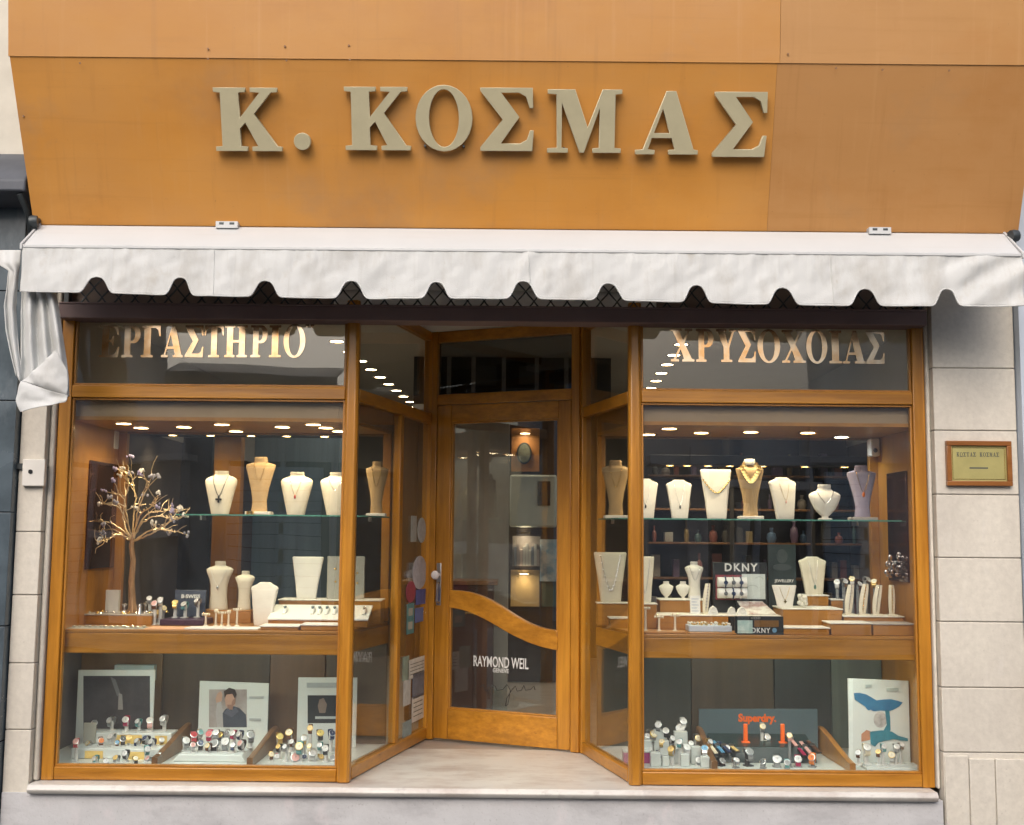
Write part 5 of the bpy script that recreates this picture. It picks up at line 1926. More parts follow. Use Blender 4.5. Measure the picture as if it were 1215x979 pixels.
for k, tp in enumerate(tips):
    dy = rt.uniform(-.12, .12)
    pts = []
    for i, (x, y) in enumerate(tp):
        f_ = i / 3
        pts.append(P3(x, y, dy * f_))
    fine = []
    for i in range(19):
        t_ = i / 18 * 3
        j = min(int(t_), 2)
        s_ = t_ - j
        p0 = pts[max(j - 1, 0)]; p1 = pts[j]; p2 = pts[j + 1]; p3 = pts[min(j + 2, 3)]
        c_ = .5 * ((2 * p1) + (p2 - p0) * s_ + (2 * p0 - 5 * p1 + 4 * p2 - p3) * s_ ** 2 + (3 * p1 - p0 - 3 * p2 + p3) * s_ ** 3)
        fine.append(c_ + Vector((rt.uniform(-1, 1), rt.uniform(-1, 1), rt.uniform(-1, 1))) * .004)
    q = MB()
    q.tube(fine, [.0058 * (1 - .65 * i / 18) for i in range(19)], 6)
    for e in range(7):                                 # side twigs
        i0 = rt.randrange(7, 17)
        p_ = fine[i0]
        d_ = (fine[i0] - fine[i0 - 2]).normalized()
        dd = Vector((rt.uniform(-1, 1), rt.uniform(-.6, .6), rt.uniform(-.3, 1))).normalized()
        L_ = rt.uniform(.05, .11)
        tw = [p_ + d_ * (L_ * .5 * s_) + dd * (L_ * .8 * s_ * s_) + Vector((.01 * math.sin(s_ * 6 + e), 0, .01 * math.cos(s_ * 7))) for s_ in [w_ / 5 for w_ in range(6)]]
        q.tube(tw, [.0035, .003, .0026, .0022, .002, .0015], 5)
        if rt.random() < .3:
            clus.append(tw[-1])
    br_ = q.build('branch', gold_wire, tr)
    clus.append(fine[-1])
gem = [mat('violet_stone', (.34, .30, .46), .15, var=.3, scale=60), mat('pale_stone', (.70, .66, .60), .15, var=.2, scale=60), mat('grey_stone', (.34, .33, .38), .15, var=.2, scale=60)]
for k, p_ in enumerate(clus):
    q = MB()
    for e in range(rt.randrange(4, 8)):
        dv = Vector((rt.gauss(0, .009), rt.gauss(0, .009), rt.gauss(0, .007)))
        q.ball(p_ + dv, rt.uniform(.005, .010), 7, 5, sq=(1, .8, 1.2))
    q.build('stone_cluster', gem[0 if rt.random() < .3 else (1 if rt.random() < .6 else 2)], tr)

# ---- sensor boxes in the corners
for px_, py_, X_, lab in ((133, 522, None, 'small white sensor box at the top of the wood end wall near the wire tree'), (1037, 531, None, 'small white sensor box at the top corner above the lilac bust')):
    p_ = at(px_, py_, .74)
    t = thing('sensor_box', lab, 'sensor', (p_.x, .74, p_.z))
    q = MB()
    q.box(-.028, .028, -.03, .05, -.055, .055)
    q.build('housing', M['ivory'], t, world=False, bevel=.008)
    q = MB()
    q.lathe([(.001, 0), (.014, 0), (.010, .006), (.001, .008)], (0, -.03, -.02), 14, ax=(0, -1, 0))
    q.build('lens', M['black'], t, world=False)
# ------------------------------------------------------------------ case with the black display board: upper shelf
YR = .46
S = stand('tall', 714, 747, 545, 614, .63, M['tan'], 'tall tan bust on the glass shelf behind the narrow side window by the door', base=.42, z=SHELF)
necklace(S, .9, .5, .24, M['gold'], 'gold chain on the tall tan bust behind the narrow side window', rad=.0015)
S = stand('slope', 749, 782, 568, 615, YR, M['ivory'], 'white tapered stand partly hidden by the front post, on the glass shelf', yaw=6, z=SHELF)
necklace(S, .88, .34, .2, M['silver'], 'thin silver pendant chain on the stand partly hidden by the front post', rad=.001, pend=('drop', .008, M['black']))
S = stand('slope', 791, 822, 569, 615, YR, M['ivory'], 'small white tapered stand with a black drop, on the glass shelf', yaw=4, z=SHELF)
necklace(S, .88, .34, .2, M['silver'], 'thin silver chain with a black drop on the small white tapered stand', rad=.001, pend=('drop', .008, M['black']))
S = stand('tablet', 832, 869, 557, 616, .50, M['ivory'], 'tall white tapered tablet with a curved gold chain, on the glass shelf', z=SHELF)
necklace(S, .78, .52, .42, M['gold'], 'curved gold chain on the tall white tablet of the glass shelf', rad=.0022, beads=.006)
S = stand('tall', 874, 907, 547, 616, .46, M['tan'], 'tan velvet bust draped with the chunky gold link necklace', base=.42, z=SHELF)
necklace(S, .93, .62, .36, M['gold'], 'chunky gold link necklace on the tan velvet bust', rad=.003, beads=.015)
q = MB()
q.lathe([(.001, 0), (.032, 0), (.036, .02), (.030, .035), (.001, .036)], (0, .012, S[2] * .925 + .018), 18)
q.build('neck_cap', M['ivory'], S[0], world=False)
S = stand('slope', 914, 949, 566, 616, .48, M['ivory'], 'white stand turned sideways with a grey flank, next to the gold link bust', yaw=24, z=SHELF)
necklace(S, .85, .45, .18, M['gold'], 'fine chain with a pink drop on the stand turned sideways', rad=.001, pend=('drop', .007, wm(TONE['pink'])))
S = stand('oval', 960, 998, 573, 615, .46, M['ivory'], 'white oval bust on a little foot, on the glass shelf', z=SHELF)
necklace(S, .84, .46, .28, M['silver'], 'silver choker on the white oval bust', rad=.0012)
S = stand('tall', 1006, 1041, 549, 614, .50, M['lilac'], 'tall lilac grey velvet bust at the end of the glass shelf by the mirror', base=.42, z=SHELF)
necklace(S, .9, .48, .24, M['gold'], 'gold chain with an orange stone on the lilac grey bust', rad=.0015, pend=('drop', .012, wm(TONE['orange'])))

# risers on that deck
zq1 = boxed('wooden riser behind the narrow side window, carrying the widest white tablet', 709, 746, 715, .66, .12, DECK)
boxed('low white topped tray in front of the widest white tablet, seen through the side window', 724, 752, 733, .46, .14, DECK, cat='tray', name='jewel_tray')
zq2 = boxed('little wooden riser under the slim white tablet beside the front post', 764, 779, 716, .42, .12, DECK)
zq3 = boxed('wooden riser under the two tiny earring busts', 783, 840, 711, .56, .15, DECK)
zq4 = boxed('long white topped wooden platform behind the blue necklace tray', 781, 864, 729.5, .34, .20, DECK)
zq7 = boxed('black topped platform with a white pad under the black display board', 866, 926, 730, .34, .40, DECK, m=M['black_board'])
zq9 = boxed('wide wooden box with a white pad in front of the jewellery poster', 929, 999, 722, .28, .26, DECK)
zq10 = boxed('square wooden box under the ivory sloping tablet with a dark pendant', 954, 983, 706, .56, .14, DECK)
zq11 = boxed('small wooden cube riser to the side of the square wooden box', 986, 1000, 711, .58, .10, DECK)
zq13 = boxed('low white tray carrying four curved bracelet stands', 1001, 1072, 731, .30, .16, DECK, cat='tray', name='jewel_tray')
boxed('thin wooden tray with a white pad below the wide wooden box', 927, 984, 744.5, .07, .16, DECK, cat='tray', name='jewel_tray')
boxed('wooden tray with an ivory pad, between two thin trays at the front edge', 986, 1034, 739, .08, .18, DECK, cat='tray', name='jewel_tray')
boxed('taupe padded wooden tray nearest the end wall mirror', 1036, 1086, 740, .08, .18, DECK, top=M['taupe'], cat='tray', name='jewel_tray')
boxed('plain wooden plinth under the three ivory ring posts', 764, 815, 750, .05, .16, DECK, top=M['wood_box'], grow=0)
boxed('plain wooden plinth under the blue necklace tray', 817, 874, 751, .05, .16, DECK, top=M['wood_box'], grow=0)

S = stand('tablet', 705, 744, 657, 715, .71, M['cream'], 'widest white tablet with a long silver necklace, behind the narrow side window', z=zq1)
necklace(S, .93, .22, .30, M['silver'], 'long silver necklace on the widest white tablet', rad=.0018, beads=.005)
S = stand('tablet', 753, 777, 662, 716, .47, M['cream'], 'slim white tablet with a long chain, beside the front post', z=zq2)
necklace(S, .93, .2, .26, M['silver'], 'long thin chain on the slim white tablet beside the front post', rad=.0014)
for x0, x1, lab in ((782, 799, 'tiny white earring bust closer to the front post'), (802, 819, 'tiny white earring bust closer to the white price card')):
    S = stand('oval', x0, x1, 691, 711, .62, M['ivory'], lab, z=zq3)
    q = MB()
S = stand('slim', 813, 835, 668, 711, .64, M['ivory'], 'slim white bust standing behind the white price card', z=zq3)
necklace(S, .86, .5, .28, M['silver'], 'silver chain on the slim white bust behind the price card', rad=.0012)
q = MB()
a, b = at(819, 707, .40), at(831, 730, .40)
q.prism([(.395, zq4), (.40, zq4), (.415, a.z), (.41, a.z)], a.x, b.x, 'x')
pc = tag(q.build('price_card', M['white'], bevel=.001), 'white price card with faint blue lines, standing on the long platform', 'card')
q = MB()
for k in range(5):
    zz = a.z - .02 - k * .017
    yy = .395 + .015 * (zz - zq4) / (a.z - zq4) - .0012
    q.box(a.x + .008, b.x - .01 - (k % 2) * .01, yy, yy + .0008, zz, zz + .004)
q.build('card_lines', wm((.35, .42, .55)), pc)


def curved_stand(px0, px1, pyt, pyb, Y, label, z, group, flip=1, m='cream', band='silver'):
    s_ = ppm(Y)
    c = at((px0 + px1) / 2, pyb, Y)
    h = (pyb - pyt) / s_
    w_ = (px1 - px0) / s_
    t = thing('bracelet_stand', label, 'bracelet stand', (c.x, Y, z), rgt.uniform(-.2, .2), group)
    q = MB()
    pts = [(flip * w_ * .5 * (1 - math.cos(u * 1.5)) - flip * w_ * .2, -.02 * u + .03 * u * u, h * (u if u < 1 else 1)) for u in [k / 10 for k in range(11)]]
    rings = []
    for k, p in enumerate(pts):
        ww = w_ * (.30 + .12 * math.sin(k / 10 * 3.1))
        rings.append([(p[0] - ww, p[1] - .004, p[2]), (p[0], p[1] - .012, p[2] + .001), (p[0] + ww, p[1] - .004, p[2]), (p[0] + ww, p[1] + .006, p[2]), (p[0] - ww, p[1] + .006, p[2])])
    q.loft(rings)
    q.build('upright', M[m], t, world=False, sharp=60)
    q = MB()
    q.box(-w_ * .6, w_ * .6, -.03, .03, 0, .006)
    q.build('foot', M[m], t, world=False, bevel=.002)
    q = MB()
    for k in range(2, 10):
        p = pts[k]
        q.ball((p[0], p[1] - .013, p[2]), .0045, 7, 5)
    q.tube([(p[0], p[1] - .0125, p[2]) for p in pts[1:]], .0018, 5)
    q.build('bracelet', M[band], t, world=False)


curved_stand(834, 843, 694, 729, .44, 'ivory curved bracelet stand between the price card and the black board', zq4, 'curved bracelet stands')
for k, (x0, x1, y0, lab) in enumerate(((1003, 1014, 696, 'ivory curved bracelet stand, closest to the wide wooden box'), (1020, 1031, 695, 'ivory curved bracelet stand with a silver cluster, second on its tray'), (1036, 1047, 696, 'ivory curved bracelet stand, third on its tray'), (1054, 1063, 696, 'straightest ivory bracelet stand, closest to the mirror'))):
    curved_stand(x0, x1, y0, 731, .38, lab, zq13, 'curved bracelet stands', flip=(1 if k < 3 else .2), band='gold' if k % 2 else 'silver')

# necklace tray
t = thing('necklace_tray', 'pale blue tray heaped with gold and pearl necklaces, below the long platform', 'tray', (at(842, 750, .12).x, .12, DECK))
zt2 = at(842, 751, .05).z
a, b = at(817, 750, .12), at(868, 741, .12)
q = MB()
q.box(a.x, b.x, .11, .24, zt2 + .001, zt2 + .034)
q.build('tray_body', mat('pale_blue_tray', (.50, .58, .68), .5, var=.05), t, bevel=.003)
q = MB()
for k in range(34):
    q.ball((a.x + .01 + (b.x - a.x - .02) * rgt.random(), .12 + .11 * rgt.random(), zt2 + .036 + .008 * rgt.random()), .007, 7, 5)
q.build('gold_beads', M['gold'], t)
q = MB()
for k in range(26):
    q.ball((a.x + .01 + (b.x - a.x - .02) * rgt.random(), .12 + .11 * rgt.random(), zt2 + .038 + .008 * rgt.random()), .007, 7, 5)
q.build('pearls', M['ivory'], t)
# little boxes on the long platform
for px_, dx, h_, lab in ((846, .03, .05, 'small white knot shaped ring holder on the long platform'), (868, .025, .045, 'short white ring holder at the foot of the black board'), (880, .03, .045, 'wider white ring holder with a grey top at the foot of the black board')):
    p_ = at(px_, 730, .38)
    zz = zq4 if px_ < 864 else zq7
    q = MB()
    q.prism([(p_.x - dx, zz), (p_.x + dx, zz), (p_.x + dx * .6, zz + h_ * .7), (p_.x, zz + h_), (p_.x - dx * .6, zz + h_ * .7)], .36, .40, 'y')
    q.tube([(p_.x + .014 * math.cos(a_ * .5), .352, zz + h_ * .6 + .014 * math.sin(a_ * .5)) for a_ in range(13)], .003, 5)
    tag(q.build('ring_holder', M['white'], bevel=.003), lab, 'ring holder')

# the black board with white lettering
dk_ = thing('jewellery_board', 'black display board reading DKNY in white, with a white picture and watch rolls', 'display board', (at(880, 730, .56).x, .56, zq7))
a, b = at(846, 667, .56), at(911, 730, .56)
q = MB()
q.box(a.x, b.x, .56, .585, zq7, a.z)
q.build('board', M['black_board'], dk_, bevel=.003)
def wordy(s, xa, xb, yb, yt, Y, parent, m_, bold=.01, spacing=1.0, name='board_words'):
    A, B, T = at(xa, yb, Y), at(xb, yb, Y), at((xa + xb) / 2, yt, Y)
    me = text_mesh(s, 1.0, .001, bold=bold, spacing=spacing)
    xs = [v.co.x for v in me.vertices]; zs = [v.co.z for v in me.vertices]
    cx, z0 = (max(xs) + min(xs)) / 2, min(zs)
    me.transform(Matrix.Translation((-cx, 0, -z0)))
    me.transform(Matrix.Diagonal(((B.x - A.x) / (max(xs) - min(xs)), 1, (T.z - (A.z + B.z) / 2) / (max(zs) - min(zs)), 1)))
    return add_mesh(me, name, m_, parent, Matrix.Translation(((A.x + B.x) / 2, Y, (A.z + B.z) / 2)))


wordy('DKNY', 860, 899, 678, 668.5, .559, dk_, M['white'], .025, 1.25)
a, b = at(880, 681, .559), at(908, 711, .559)
q = MB()
q.box(a.x, b.x, .554, .5595, b.z, a.z)
q.build('picture', mat('pale_picture', (.62, .68, .66), .4, var=.1, scale=12), dk_)
q = MB()
for (cx, cz, r_) in ((901, 687, .022), (893, 698, .03)):
    p_ = at(cx, cz, .553)
    q.tube([(p_.x + r_ * math.cos(k * .35), .553, p_.z + r_ * .6 * math.sin(k * .35)) for k in range(10)], .0015, 4)
q.build('picture_lines', wm((.3, .36, .36)), dk_)
q = MB()
a, b = at(849, 682, .557), at(880, 712, .557)
q.box(a.x, b.x, .551, .5595, b.z, a.z)
q.build('red_card', wm((.30, .07, .09)), dk_)
for k, (py_, n_) in enumerate(((691, 3), (704, 3))):
    wr = thing('watch_roll', ('upper' if k == 0 else 'lower') + ' white roll of watches on the black board', 'watch roll', tuple(at(868, py_, .50)))
    A, B = at(852, py_, .50), at(886, py_, .50)
    q = MB()
    q.tube([(A.x, .51, A.z), (B.x, .51, B.z)], .030, 14)
    q.build('roll', M['white'], wr)
    q = MB()
    q.tube([((A.x + B.x) / 2, .53, A.z), ((A.x + B.x) / 2, .558, A.z)], .01, 8)
    q.build('holder', M['steel_dark'], wr)
    for j in range(n_):
        x = A.x + (B.x - A.x) * (.25 + .27 * j)
        q = MB()
        q.tube([(x, .51 + .0325 * math.cos(a_ * .4), A.z + .0325 * math.sin(a_ * .4)) for a_ in range(17)], .0045, 6)
        q.lathe([(.001, 0), (.012, 0), (.012, .006), (.001, .006)], (x, .478, A.z), 12, ax=(0, -1, 0))
        q.build('rolled_watch', M['silver'] if (j + k) % 2 else wm(TONE['navy']), wr)
# sloping picture card below
q = MB()
a, b = at(881, 730, .36), at(922, 730, .36)
z_b = at(900, 714, .50).z
q.face([(a.x + .02, .37, zq7 + .003), (b.x, .37, zq7 + .003), (b.x - .05, .52, z_b), (a.x, .52, z_b)])
o = tag(q.build('sloping_card', mat('print_card', (.70, .68, .62), .35, col2=(.35, .20, .18), scale=14, contrast=.2), smooth=False, solid=.004), 'sloping printed card with a red patch in front of the black board', 'card')
# small black sign in front
ds = thing('small_board', 'small black sign reading DKNY with a pale picture, at the front edge of the deck', 'sign', (at(901, 757, .05).x, .05, DECK))
a, b = at(872, 731, .06), at(930, 757.5, .06)
q = MB()
q.box(a.x, b.x, .06, .075, DECK + .001, a.z)
q.build('board', M['black_board'], ds, bevel=.002)
wordy('DKNY', 892, 914, 751, 745, .059, ds, M['white'], .02, 1.2)
wordy('DKNY', 891, 903, 734.5, 732.5, .059, ds, M['grey_linen'], .01, 1.1)
a, b = at(875, 736, .059), at(893, 751.5, .059)
q = MB()
q.box(a.x, b.x, .0575, .0597, b.z, a.z)
q.build('picture', mat('teal_picture', (.36, .52, .48), .35, col2=(.6, .68, .62), scale=30, contrast=.3), ds)
a, b = at(895, 736, .059), at(924, 744, .059)
q = MB()
q.box(a.x, b.x, .0578, .0597, b.z, a.z)
q.build('brown_picture', wm((.20, .10, .03)), ds)
p_ = at(919, 748, .0585)
q = MB()
q.prism(ell(p_.x, p_.z, .013, .013, 14), .0585, .0597, 'y')
q.build('blue_dot', wm((.15, .3, .45)), ds)

# jewellery poster, tablets, silver ornament
jp = thing('dark_poster', 'tall dark poster reading JEWELLERY below a shadowy portrait', 'poster', (at(928, 720, .66).x, .66, DECK))
a, b = at(911, 646, .66), at(945, 715, .66)
q = MB()
q.box(a.x, b.x, .66, .672, DECK + .001, a.z)
q.build('poster_board', mat('dark_print', (.03, .045, .05), .35, var=.4, scale=8), jp)
wordy('JEWELLERY', 919, 942, 692, 687.5, .659, jp, M['white'], .015)
q = MB()
for (cx, cz, rx, rz) in ((928, 660, .033, .042), (928, 673, .055, .02)):
    p_ = at(cx, cz, .6595)
    q.prism(ell(p_.x, p_.z, rx, rz, 20), .6575 - rz * .01, .6598, 'y')
q.build('portrait', wm((.07, .085, .09)), jp)
S = stand('tablet', 917, 946, 702, 728, .34, M['ivory'], 'short wide white tablet with two fine crosses, on the wide wooden box', z=zq9)
necklace(S, .9, .35, .2, M['gold'], 'fine gold cross chain on the short wide tablet', rad=.001, pend=('cross', .009, M['gold']))
S = stand('slope', 949, 983, 664, 708, .62, M['cream'], 'ivory sloping tablet with a dark pendant, on the square wooden box', yaw=10, z=zq10)
necklace(S, .9, .26, .16, M['silver'], 'thin chain with a dark green pendant on the ivory sloping tablet', rad=.001, pend=('drop', .011, wm((.1, .2, .16))))
q = MB()
p_ = at(954, 722, .36)
for k in range(16):
    q.ball((p_.x + .03 * math.cos(k * 1.1) * rgt.random(), .36 + .03 * math.sin(k * 1.1), zq9 + .014 + .05 * rgt.random()), .013, 8, 6)
tag(q.build('pearl_ornament', M['ivory']), 'heaped pearl ornament beside the short wide tablet', 'ornament')
orn = thing('silver_ornament', 'tangled silver leaf ornament fixed to the dark mirror', 'ornament', tuple(at(1062, 680, .45)))
q = MB()
for k in range(30):
    c_ = at(1062 + rgt.uniform(-10, 11), 672 + rgt.uniform(-14, 12), .40 + rgt.uniform(-.06, .06))
    q.ball(c_, rgt.uniform(.010, .02), 7, 5, sq=(1, .25, .6 + rgt.random()))
q.build('leaves', M['silver'], orn)
q = MB()
q.tube([at(1052, 684, .45), at(1060, 670, .42), at(1070, 660, .40)], .004, 6)
q.tube([at(1072, 685, .45), at(1062, 674, .42), at(1054, 664, .40)], .004, 6)
q.tube([at(1062, 672, .42), at(1062, 672, .42) + Vector((.12, .0, 0))], .004, 6)
q.build('stems', M['silver'], orn)
# watches high at the back
for k, (px_, py_, d_, s_, wd_) in enumerate(((993, 691, 'silver', 'white', 'silver watch with a white strap'), (1003, 690, 'white', 'silver', 'white faced watch with a steel band'), (1011, 687, 'cream', 'white', 'cream faced watch with a white strap'), (1020, 693, 'silver', 'brown', 'silver watch with a brown strap'), (1030, 688, 'white', 'grey', 'white faced watch with a grey strap'), (1037, 690, 'cream', 'gold', 'cream faced watch with a gold band'))):
    watch(px_, py_, 9, d_, s_, .62, DECK, wd_ + ' in the back row behind the bracelet stands', 'watches behind the bracelet stands', 'grey')

# ------------------------------------------------------------------ lower showcases
pic_n = [0]


def poster(label, px0, px1, pyt, Y, parts, z=LOWF, m=None, lean=.05, pyt2=None):
    """a stiff poster card on the case floor, leaning back; parts: (px0, px1, py0, py1, material, shape points or None)"""
    a, b = at(px0, pyt, Y), at(px1, pyt if pyt2 is None else pyt2, Y)
    H = a.z - z
    t = thing('poster_stand', label, 'poster', ((a.x + b.x) / 2, Y, z))
    q = MB()
    q.prism([(a.x, z), (b.x, z), (b.x, b.z), (a.x, a.z)], Y, Y + .012, 'y')
    q.build('poster_card', m or M['paper'], t, bevel=.0015)
    for k, (nm_, poly, mm) in enumerate(parts):
        P = [at(x, y, Y) for x, y in poly]
        q = MB()
        q.prism([(p.x, p.z) for p in P], Y - .0006 * (k + 1) - .0004, Y - .0002, 'y')
        q.build(nm_, mm, t, smooth=False)
    q = MB()
    q.prism([(Y + .0125, z), (Y + .12, z), (Y + .0125, z + H * .6)], (a.x + b.x) / 2 - .012, (a.x + b.x) / 2 + .012, 'x')
    q.build('easel', M['grey_linen'], t)
    return t


def rect(x0, x1, y0, y1):
    return [(x0, y1), (x1, y1), (x1, y0), (x0, y0)]


dp = mat('night_print', (.03, .028, .034), .3, col2=(.085, .08, .085), scale=7, contrast=.5)
poster('white framed poster of a dark night scene, beside the stepped yellow stand', 93, 184, 795, .56, [('print', rect(99, 178, 802, 866), dp), ('bright_streak', [(139, 826), (143, 824), (137, 806), (131, 803)], wm((.16, .16, .17))), ('pale_figure', [(140, 842), (146, 842), (145, 824), (141, 822)], wm((.3, .28, .27)))])
skin = mat('printed_skin', (.50, .30, .22), .4, var=.1)
hair = mat('printed_hair', (.04, .025, .02), .4)
jack = mat('printed_jacket', (.05, .06, .085), .4, var=.2, scale=20)
bgp = mat('printed_backdrop', (.24, .19, .18), .4, col2=(.50, .47, .45), scale=5, contrast=.4)
poster('white poster with a photograph of a dark haired person in a dark jacket', 237, 319, 808, .62, [
    ('print', rect(248, 293, 818, 863), bgp),
    ('jacket', [(262, 863), (293, 863), (292, 848), (284, 840), (274, 837), (267, 842), (262, 850)], jack),
    ('sleeve', [(258, 863), (265, 863), (264, 842), (262, 830), (258, 832), (256, 846)], wm((.42, .40, .40))),
    ('face', [(268, 838), (274, 841), (279, 836), (280, 826), (276, 820), (269, 821), (267, 829)], skin),
    ('hand', [(257, 834), (263, 832), (264, 824), (262, 820), (258, 823), (256, 829)], skin),
    ('neck', [(270, 842), (276, 842), (277, 836), (270, 836)], mat('printed_skin_shade', (.33, .18, .13), .4)),
    ('cheek', [(275, 839), (279, 835), (279.5, 829), (276.5, 830), (275, 834)], bpy.data.materials['printed_skin_shade']),
    ('collar', [(266, 846), (271, 840), (274, 844), (279, 839), (283, 844), (275, 851)], wm((.10, .11, .15))),
    ('side_words', rect(296, 313, 826, 829), wm((.45, .48, .48))), ('side_words', rect(296, 310, 852, 855), wm((.45, .48, .48))),
    ('hair', [(267, 828), (269, 824), (276, 823), (279, 829), (281, 824), (279, 818), (272, 816), (266, 820)], hair)], pyt2=811)
poster('white poster with a small dark portrait, standing at the front post', 354, 424, 804, .66, [('print', rect(365, 412, 825, 858), wm((.025, .03, .035))), ('portrait', [(379, 846), (386, 846), (388, 836), (384, 828), (379, 830), (377, 838)], wm((.22, .17, .14))), ('white_words', rect(374, 404, 850, 853), wm((.45, .5, .5))), ('grey_words', rect(364, 400, 810, 816), wm((.40, .44, .45)))])
q = MB()
a, b = at(137, 789, .74), at(183, 796, .74)
q.box(a.x, b.x, .725, .785, b.z - .06, a.z)
tag(q.build('spare_box', mat('pale_cyan_box', (.42, .52, .52), .5)), 'pale cyan box peeping over the poster of the dark night scene', 'box')
bx = bpy.data.objects['spare_box']
q = MB()
q.box(a.x + .02, a.x + .03, .74, .77, LOWF, b.z - .061)
q.box(b.x - .03, b.x - .02, .74, .77, LOWF, b.z - .061)
q.build('legs_of_box', M['steel'], bx)


def divider(label, top, bottom, Yb, Yf, dark=False):
    """a curved timber board between two bays: its back upper corner at top, its front foot at bottom (pixels)"""
    t0, b0 = at(top[0], top[1], Yb), at(bottom[0], bottom[1], Yf)
    n = 16
    q = MB()
    rings = []
    th = .016
    for k in range(n + 1):
        s_ = k / n
        x = t0.x + (b0.x - t0.x) * s_
        y = Yb + (Yf - Yb) * s_
        e = s_ * s_ * (3 - 2 * s_)
        z1 = t0.z + (LOWF + .045 - t0.z) * (.55 * e + .45 * s_)
        rings.append([(x - th, y, LOWF + .001), (x + th, y, LOWF + .001), (x + th, y, z1), (x, y - .003, z1 + .005), (x - th, y, z1)])
    q.loft(rings)
    tag(q.build('curved_divider', M['wood_dark'] if dark else M['wood_box'], sharp=50), label, 'divider')


divider('curved timber divider between the yellow stepped stand and the white watch block', (224, 858), (183, 911), .68, .06, True)
divider('curved timber divider between the white watch block and the pale watch crowd at the post', (327, 862), (296, 912), .68, .06, True)
divider('curved timber divider at the end of the dark slate panel nearest the front post', (829, 862), (848, 913), .62, .08, True)
divider('curved timber divider between the dark slate panel and the whale tail poster', (973, 862), (1012, 915), .66, .06)

# stepped stand with yellow panels
st = thing('stepped_stand', 'white two step watch stand with yellow panels, before the dark night poster', 'watch stand', (at(150, 900, .3).x, .3, LOWF))
z2, z1_ = at(150, 868, .45).z, at(150, 887, .28).z
xa, xb = at(99, 880, .4).x, at(203, 880, .4).x
q = MB()
q.box(xa, xb, .40, .54, LOWF + .001, z2)
q.box(xa - .01, xb - .02, .24, .399, LOWF + .001, z1_)
q.build('steps', M['paper'], st, bevel=.004)
yp = mat('yellow_panel', (.78, .55, .17), .5, var=.12, scale=10)
for (x0, x1, y0, y1, Y) in ((136, 168, 872, 884, .399), (184, 198, 873, 885, .399), (101, 122, 891, 900, .239), (150, 171, 892, 902, .239)):
    a, b = at(x0, y0, Y), at(x1, y1, Y)
    q = MB()
    q.box(a.x, b.x, Y - .003, Y - .0004, b.z, a.z)
    q.build('yellow_panel', yp, st)
q = MB()
a, b = at(99, 858, .38), at(112, 890, .38)
q.box(a.x, b.x, .385, .398, z1_ + .001, a.z)
q.build('grey_block', M['grey_linen'], st, bevel=.002)

row = {}
def crowd(rows, Y0, zst, place, group, size, standc='white'):
    for (px_, py_, d_, s_, w_, lab) in rows:
        watch(px_, py_, w_ or size, d_, s_, Y0, zst, lab + ', ' + place, group, standc)


GA = 'watches on the yellow stepped stand'
crowd([(112, 858, 'grey', 'silver', 9, 'grey dialled steel watch'), (130, 855, 'white', 'silver', 10, 'white dialled steel watch'), (149, 854, 'white', 'crimson', 10, 'white dialled watch with a crimson strap'), (163, 856, 'silver', 'teal', 8, 'silver watch with a teal strap'), (178, 855, 'white', 'pink', 11, 'white dialled watch with a pink strap'), (193, 853, 'silver', 'silver', 10, 'all silver watch')], .46, z2, 'on the upper step of the yellow stand', GA, 10)
crowd([(120, 879, 'orange', 'brown', 9, 'orange dialled watch with a brown strap'), (131, 874, 'white', 'white', 10, 'white dialled watch with a white strap'), (146, 877, 'black', 'black', 9, 'black watch'), (153, 875, 'gold', 'gold', 8, 'gold watch'), (172, 876, 'navy', 'black', 9, 'navy dialled watch with a black strap'), (179, 880, 'white', 'navy', 9, 'white dialled watch with a navy strap')], .31, z1_, 'on the lower step of the yellow stand', GA, 9)
crowd([(90, 880, 'pink', 'red', 9, 'pink dialled watch with a red strap'), (137, 899, 'gold', 'grey', 8, 'gold dialled watch with a grey strap'), (148, 894, 'silver', 'black', 9, 'silver dialled watch with a black strap'), (175, 889, 'silver', 'teal', 9, 'silver dialled watch with a teal strap'), (175, 900, 'pink', 'white', 8, 'pink dialled watch with a white strap')], .16, LOWF, 'on the floor before the yellow stand', GA, 9)
# white block
wb = thing('watch_block', 'low white watch block before the poster of the dark haired person', 'watch stand', (at(250, 905, .3).x, .2, LOWF))
a, b = at(206, 896, .20), at(293, 896, .20)
zb_ = at(250, 894.5, .2).z
q = MB()
q.prism([(a.x, LOWF + .001), (b.x, LOWF + .001), (b.x - .03, zb_), (a.x + .03, zb_)], .18, .44, 'y')
q.build('block', M['paper'], wb, bevel=.006)
GB = 'watches on the low white block'
crowd([(221, 879, 'white', 'grey', 11, 'white dialled watch with a grey strap'), (238, 882, 'navy', 'black', 10, 'navy dialled watch with a black strap'), (254, 882, 'grey', 'black', 13, 'large grey dialled watch with a black strap'), (267, 880, 'white', 'grey', 12, 'large white dialled watch with a grey strap'), (285, 882, 'pink', 'black', 10, 'pink dialled watch with a black strap')], .26, zb_, 'front row on the low white block', GB, 11)
crowd([(230, 872, 'red', 'red', 11, 'all red watch'), (248, 871, 'red', 'crimson', 11, 'red dialled watch with a crimson strap'), (256, 869, 'silver', 'grey', 10, 'silver dialled watch with a grey strap'), (276, 870, 'silver', 'crimson', 9, 'silver dialled watch with a crimson strap'), (283, 871, 'white', 'navy', 9, 'white dialled watch with a navy strap'), (298, 872, 'grey', 'grey', 12, 'all grey bangle watch')], .38, zb_, 'back row on the low white block', GB, 10)
GC = 'watches crowded at the front post'
